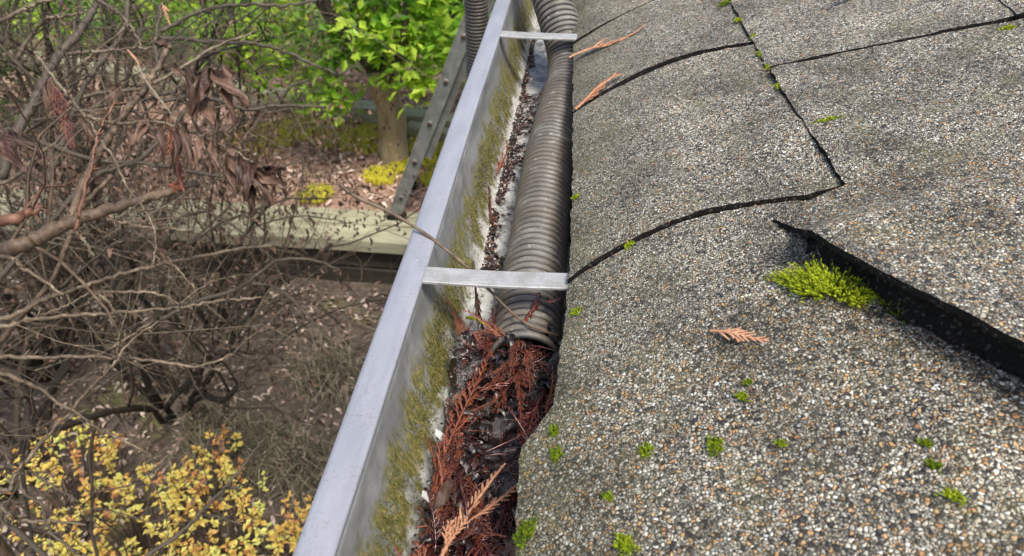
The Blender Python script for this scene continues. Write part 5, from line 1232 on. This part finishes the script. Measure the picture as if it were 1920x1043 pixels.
def bare_shrub(label, base, nst, L, r, seed, lean=(0, 0), leafy=0.25, kids=(5, 6, 4), spread=0.55, ledge='twig_bg'):
    g = np.random.default_rng(seed)
    root = thing('bare_shrub', label, 'shrub', base, 'bare shrubs beside the house')
    st, br, tw = MB(), MB(), MB(); tips = []
    for k in range(nst):
        a = 6.283 * k / nst + g.normal(0, 0.25)
        sp = spread * g.uniform(0.3, 1.3)
        d = np.array([math.cos(a) * sp + lean[0], math.sin(a) * sp + lean[1], 1.0])
        grow([st], np.array(base) + np.array([math.cos(a) * 0.06, math.sin(a) * 0.06, -0.05]), d, L * g.uniform(0.75, 1.15), 0.78 * r * g.uniform(0.7, 1.2), 0, g, 3, tips, kids)
    st.build('wood', MAT['twig_bg'], root)
    if leafy:
        m = MB()
        for (p_, d_) in tips:
            for q_ in range(3):
                if g.uniform() > leafy: continue
                P_, Q_ = curled_leaf(m, g.uniform(0.022, 0.045), g.uniform(0.008, 0.014), int(g.integers(1e6)), 0.9, 0.6, nu=4, nv=3)
                a, b_ = g.uniform(0, 6.28), g.uniform(0.3, 2.6)
                Rz = np.array([[math.cos(a), -math.sin(a), 0], [math.sin(a), math.cos(a), 0], [0, 0, 1]])
                Rx = np.array([[1, 0, 0], [0, math.cos(b_), math.sin(b_)], [0, -math.sin(b_), math.cos(b_)]])
                m.add(P_ @ Rx.T @ Rz.T + p_ - d_ * 0.03 * q_ + g.normal(0, 0.01, 3), Q_, None, np.clip(g.normal(0.45, 0.25), 0, 1))
        m.build('dead_leaves', MAT['leafdead'], root)
    return root
bare_shrub('bare brown shrub with its base in the dark hollow by the soil', (-2.28, 2.72, -2.9), 11, 1.55, 0.026, 201, (0.05, -0.05), 0.22)
bare_shrub('bare shrub thick with purple-brown buds before the pale timber cap', (-2.35, 3.35, -2.9), 9, 1.25, 0.018, 202, (0.32, 0.10), 0.8)
bare_shrub('tall tangled bare shrub behind the big brown branch', (-3.15, 2.95, -2.9), 13, 2.05, 0.032, 203, (0.0, 0.0), 0.25)
bare_shrub('tangled bare shrub with the widest spread near the far bushes', (-3.75, 4.45, -2.5), 12, 1.85, 0.028, 204, (0.1, 0.0), 0.3)
bare_shrub('bare shrub half hidden behind the dark leaning branch', (-2.85, 2.1, -2.9), 11, 1.55, 0.028, 205, (0.05, 0.1), 0.2)
bare_shrub('bare brown shrub thick with crossing stems at the far corner', (-5.0, 4.6, -2.5), 12, 1.9, 0.028, 207, (0.1, 0.0), 0.3)
bare_shrub('fine-twigged bare shrub under the leaves of the bright tree', (-2.75, 4.75, -2.5), 9, 1.35, 0.018, 206, (0.25, 0.0), 0.35)

# the near shrub whose branches reach up to the gutter
near = thing('bare_shrub', 'close bare shrub reaching up beside the gutter with withered leaves still hanging', 'shrub', (-1.22, 0.71, -2.9), 'bare shrubs beside the house')
m = MB()
sz = np.linspace(-2.95, 0.35, 26)
tube(m, np.stack([-1.45 - 0.1 * (sz + 0.6) + 0.02 * np.sin(sz * 5), 1.0 + 0.1 * sz + 0.02 * np.cos(sz * 4), sz], 1), np.linspace(0.034, 0.014, 26), 10)
m.build('trunk', MAT['bark_brown'], near)
g = np.random.default_rng(301)
BM = {'dark': 'bark_dark', 'brown': 'bark_brown', 'grey': 'bark_grey', 'red': 'bark_red'}
side = MB()
for c, pts in KEY_BRANCHES:
    A = np.array(pts)
    n = max(14, 7 * len(A))
    pth = smooth_path(A, n)
    r_ = 0.88 * pth[:, 3] * (1 + 0.07 * np.sin(np.arange(n) * 1.7 + g.uniform(0, 6)) + 0.05 * g.normal(0, 1, n))
    cen = pth[:, :3] + g.normal(0, 0.0012, (n, 3))
    m = MB()
    tube(m, cen, r_, 9, np.clip(0.5 + 0.4 * vnoise(np.arange(n) * 0.35, np.zeros(n), 1, 7), 0, 1))
    # buds and snapped spurs along it
    for k in range(int(n / 3)):
        i_ = int(g.integers(1, n - 1)); d_ = unit(cen[i_ + 1] - cen[i_]) if i_ + 1 < n else unit(cen[i_] - cen[i_ - 1])
        sd_ = unit(np.cross(d_, g.normal(0, 1, 3))) + d_ * -0.6
        l_ = g.uniform(0.006, 0.016)
        tube(m, [cen[i_], cen[i_] + sd_ * (r_[i_] + l_ * 0.5), cen[i_] + sd_ * (r_[i_] + l_)], [0.0016, 0.0013, 0.0007], 5, 0.5)
    # side twigs
    if r_.mean() > 0.0026:
        for k in range(int(g.integers(3, 7))):
            i_ = int(g.integers(1, n - 1)); d_ = unit(cen[i_] - cen[i_ + 1])
            sd_ = unit(np.cross(d_, g.normal(0, 1, 3)))
            grow([m], cen[i_], d_ * 0.6 + sd_ * 0.8, g.uniform(0.10, 0.30), max(0.0012, r_[i_] * 0.30), 2, g, 3, [], (3, 4, 4))
    m.build('branch', MAT[BM[c]], near)
camdir = np.array([0.0, 0.0, 0.4])
for k, (a, b, w) in enumerate(DEAD_LEAVES):
    a, b = np.array(a), np.array(b); L_ = np.linalg.norm(b - a)
    P_, Q_ = curled_leaf(None, L_, w * 0.80, 400 + k, 0.55, 0.55, nu=16, nv=7)
    y_ = unit(b - a); z_ = unit((camdir - a) + g.normal(0, 0.22, 3)); x_ = unit(np.cross(y_, z_)); z_ = np.cross(x_, y_)
    W_ = P_[:, :1] * x_ + P_[:, 1:2] * y_ + P_[:, 2:] * z_ + a
    m = MB(); m.add(W_, Q_, None, np.clip(0.25 + 0.5 * g.uniform(), 0, 1))
    tube(m, [a - y_ * 0.012, a, a + y_ * L_ * 0.5], [0.0008, 0.0009, 0.0006], 4, 0.2)
    m.build('dead_leaf', MAT['leafdead'], near)
for k, ((a, b), (lab, mt, kw)) in enumerate(zip(HANGING_FRONDS, [
    ('pale cedar sprig caught on the thin forked branch', 'frond_dry', dict(n_side=10, spread=0.3, side_len=0.2, tint0=0.9)),
    ('pale scaly cedar frond hanging like a braid across the brown branch', 'bark_grey', dict(n_side=20, spread=0.22, side_len=0.12, tint0=0.9, w=0.0022)),
    ('rust feathery cedar frond hanging down to the big brown branch', 'frond_rust', dict(n_side=22, spread=0.26, side_len=0.22, tint0=0.9, w=0.0016)),
    ('drooping rust-brown cedar frond bundle beside the dark leaning branch', 'frond_rust', dict(n_side=20, spread=0.25, side_len=0.34, tint0=0.6, w=0.0015)),
    ('pale cedar sprig hooked over the top of an upright twig', 'frond_dry', dict(n_side=8, spread=0.4, side_len=0.3, tint0=0.95)),
    ('orange cedar sprig lying on the end of the big brown branch', 'frond_rust', dict(n_side=12, spread=0.5, side_len=0.5, tint0=0.95)),
    ('dull brown cedar frond dangling at the edge of the tangle', 'frond_rust', dict(n_side=14, spread=0.3, side_len=0.3, tint0=0.2)),
])):
    a, b = Vector(a), Vector(b)
    y_ = (b - a).normalized(); z_ = (Vector((0, 0, 0.4)) - a + Vector((0.2, 0.1, 0.3))).normalized(); x_ = y_.cross(z_).normalized(); z_ = x_.cross(y_)
    frond_object('cedar_frond', lab, mt, dict(L=(b - a).length, curl=0.15, seed=500 + k, **kw), a, Matrix((x_, y_, z_)).transposed().to_euler(), 1.0, 'cedar fronds caught in the bare shrub')

# ================================================================ YELLOW SHRUBS under the gutter
def yellow_shrub(label, x, y, rad, h, nst, seed):
    g = np.random.default_rng(seed)
    gz = -2.92
    root = thing('yellow_shrub', label, 'shrub', (x, y, gz), 'yellow leaved shrubs under the gutter')
    st, lf = MB(), MB()
    V, T, tn = [], [], []
    for k in range(nst):
        a = g.uniform(0, 6.283); rr = rad * math.sqrt(g.uniform(0, 1))
        e = np.array([x + rr * math.cos(a), y + rr * math.sin(a), gz + h * (1.02 - 0.45 * (rr / rad) ** 2) * g.uniform(0.72, 1.12)])
        b = np.array([x + rr * 0.3 * math.cos(a), y + rr * 0.3 * math.sin(a), gz])
        mid = (b + e) / 2 + np.array([0.12 * rr * math.cos(a), 0.12 * rr * math.sin(a), 0.02])
        pts = smooth_path([b, mid, e], 10)
        tube(st, pts, np.linspace(0.004, 0.0016, 10), 4, g.uniform(0.1, 0.6), caps=False)
        hue = np.clip(g.normal(0.50, 0.22), 0, 1)
        for q_ in range(int(g.integers(10, 20))):
            u = 1 - 0.30 * g.uniform(0, 1) ** 1.4
            c = np.array([np.interp(u, np.linspace(0, 1, 10), pts[:, i]) for i in range(3)])
            th = g.uniform(0, 6.283); el = g.uniform(-0.1, 0.9) if u > 0.93 else g.uniform(-0.4, 0.5)
            d = np.array([math.cos(th) * math.cos(el), math.sin(th) * math.cos(el), math.sin(el)])
            s = unit(np.cross(d, (0, 0, 1.0)) + g.normal(0, 0.2, 3)); up_ = np.cross(s, d)
            L_ = g.uniform(0.020, 0.042) * (0.75 if u > 0.95 else 1.0); W_ = L_ * 0.27
            i0 = len(V)
            V += [c, c + d * L_ * 0.5 + s * W_ + up_ * W_ * 0.3, c + d * L_ - up_ * L_ * 0.08, c + d * L_ * 0.5 - s * W_ + up_ * W_ * 0.3]
            T += [(i0, i0 + 2, i0 + 1), (i0, i0 + 3, i0 + 2)]
            t_ = np.clip(hue + g.normal(0, 0.14) - (0.25 if (u > 0.95 and g.uniform() < 0.35) else 0), 0, 1); tn += [t_] * 4
    lf.add(np.array(V), None, T, np.array(tn))
    st.build('stem', MAT['bark_brown'], root); lf.build('foliage', MAT['leaf_yellow'], root, False)
for k, a in enumerate([
    ('yellow shrub with orange tips under the drooping dark twig', -1.95, 1.72, 0.38, 0.58, 56),
    ('broad golden shrub in the middle of the yellow shrubs', -1.55, 1.72, 0.38, 0.62, 60),
    ('yellow shrub with pale tips farthest from the house', -2.40, 1.90, 0.38, 0.60, 54),
    ('golden shrub crossed by the long dark twig', -1.22, 1.62, 0.26, 0.52, 46),
    ('orange tinged yellow shrub closest to the gutter rim', -1.02, 1.86, 0.22, 0.50, 30),
    ('yellow shrub nearest the house foundation', -1.60, 1.34, 0.38, 0.60, 56),
    ('yellow shrub behind the near shrub trunk', -2.05, 1.34, 0.34, 0.56, 54),
    ('sparse yellow shrub standing beyond the others by the grass clump', -1.72, 2.12, 0.24, 0.46, 22),
]): yellow_shrub(*a, 600 + k)

# ================================================================ GRASS AND FALLEN LEAVES
def blades(name, mat, spots, n, h, w, seed, zf, droop=0.8, label=None):
    g = np.random.default_rng(seed); mb = MB(); V, T, tn = [], [], []
    for k in range(n):
        sx_, sy_, sr = spots[int(g.integers(len(spots)))]
        a = g.uniform(0, 6.283); rr = sr * math.sqrt(g.uniform(0, 1))
        x, y = sx_ + rr * math.cos(a), sy_ + rr * math.sin(a)
        b = np.array([x, y, float(zf(x, y)) - 0.004])
        th = g.uniform(0, 6.283); o_ = np.array([math.cos(th), math.sin(th), 0])
        s = np.array([-o_[1], o_[0], 0]) * w * g.uniform(0.6, 1.2)
        L_ = h * g.uniform(0.5, 1.2); dr = droop * g.uniform(0.4, 1.2)
        m1 = b + np.array([0, 0, L_ * 0.55]) + o_ * L_ * 0.22 * dr; e = b + np.array([0, 0, L_ * (0.9 - 0.45 * dr)]) + o_ * L_ * 0.8 * dr
        i0 = len(V); V += [b - s, b + s, m1 + s * 0.8, m1 - s * 0.8, e]
        T += [(i0, i0 + 1, i0 + 2), (i0, i0 + 2, i0 + 3), (i0 + 3, i0 + 2, i0 + 4)]
        t_ = g.uniform(0, 1); tn += [t_ * 0.7] * 2 + [t_] * 3
    mb.add(np.array(V), None, T, np.array(tn))
    return tag(mb.build(name, MAT[mat], None, False), label, kind='stuff')
blades('grass', 'grass', [(-1.72, 2.30, 0.30), (-1.62, 2.40, 0.22), (-1.9, 2.5, 0.2), (-1.3, 2.3, 0.16), (-1.45, 3.0, 0.2)], 1500, 0.26, 0.0026, 801, ground_z, 1.7, 'dull olive long grass flopped over the dark soil')
blades('grass', 'grass_yellow', [(-1.95, 5.35, 0.30), (-1.70, 5.28, 0.25), (-2.3, 5.5, 0.30), (-1.22, 5.25, 0.18), (-1.05, 5.0, 0.16), (-1.08, 4.75, 0.10), (-1.9, 4.42, 0.12), (-2.6, 5.2, 0.3), (-1.5, 4.72, 0.12), (-1.35, 4.9, 0.10)], 9000, 0.075, 0.0045, 802, ground_z, 0.9, 'yellow-green mossy grass around the foot of the small tree')
def fallen(name, mat, n, xr, yr, size, seed, label):
    g = np.random.default_rng(seed); mb = MB()
    for k in range(n):
        x, y = g.uniform(*xr), g.uniform(*yr)
        P_, Q_ = curled_leaf(None, size * g.uniform(0.5, 1.3), size * g.uniform(0.16, 0.36), int(g.integers(1e6)), 0.6, 0.5, nu=4, nv=3)
        a = g.uniform(0, 6.283); b_ = g.normal(0, 0.35)
        Rz = np.array([[math.cos(a), -math.sin(a), 0], [math.sin(a), math.cos(a), 0], [0, 0, 1]]); Rx = np.array([[1, 0, 0], [0, math.cos(b_), -math.sin(b_)], [0, math.sin(b_), math.cos(b_)]])
        mb.add(P_ @ Rx.T @ Rz.T + np.array([x, y, float(ground_z(x, y)) + g.uniform(0.002, 0.02)]), Q_, None, g.uniform(0, 1))
    return tag(mb.build(name, MAT[mat]), label, kind='stuff')
fallen('fallen_leaves', 'litter', 4600, (-4.6, -0.5), (1.3, 3.85), 0.05, 811, 'dull brown fallen leaves on the dark lower soil')
fallen('fallen_leaves', 'litter_pink', 4600, (-4.6, 0.0), (4.34, 6.6), 0.06, 812, 'pinkish brown fallen leaves on the upper ground')
# broken sticks on the lower soil
mb = MB(); g = np.random.default_rng(820)
for k in range(420):
    x, y = g.uniform(-3.6, -0.6), g.uniform(1.6, 3.8); L_ = g.uniform(0.08, 0.4); a = g.uniform(0, 6.283)
    b = np.array([x, y, float(ground_z(x, y)) + 0.01]); d = np.array([math.cos(a), math.sin(a), g.normal(0.08, 0.12)]) * L_
    tube(mb, [b, b + d * 0.5 + g.normal(0, 0.012, 3), b + d], [0.004, 0.0035, 0.002], 4, g.uniform(0, 1), caps=False)
tag(mb.build('stick_litter', MAT['twig_bg']), 'broken sticks scattered over the dark lower soil', 'litter', kind='stuff')
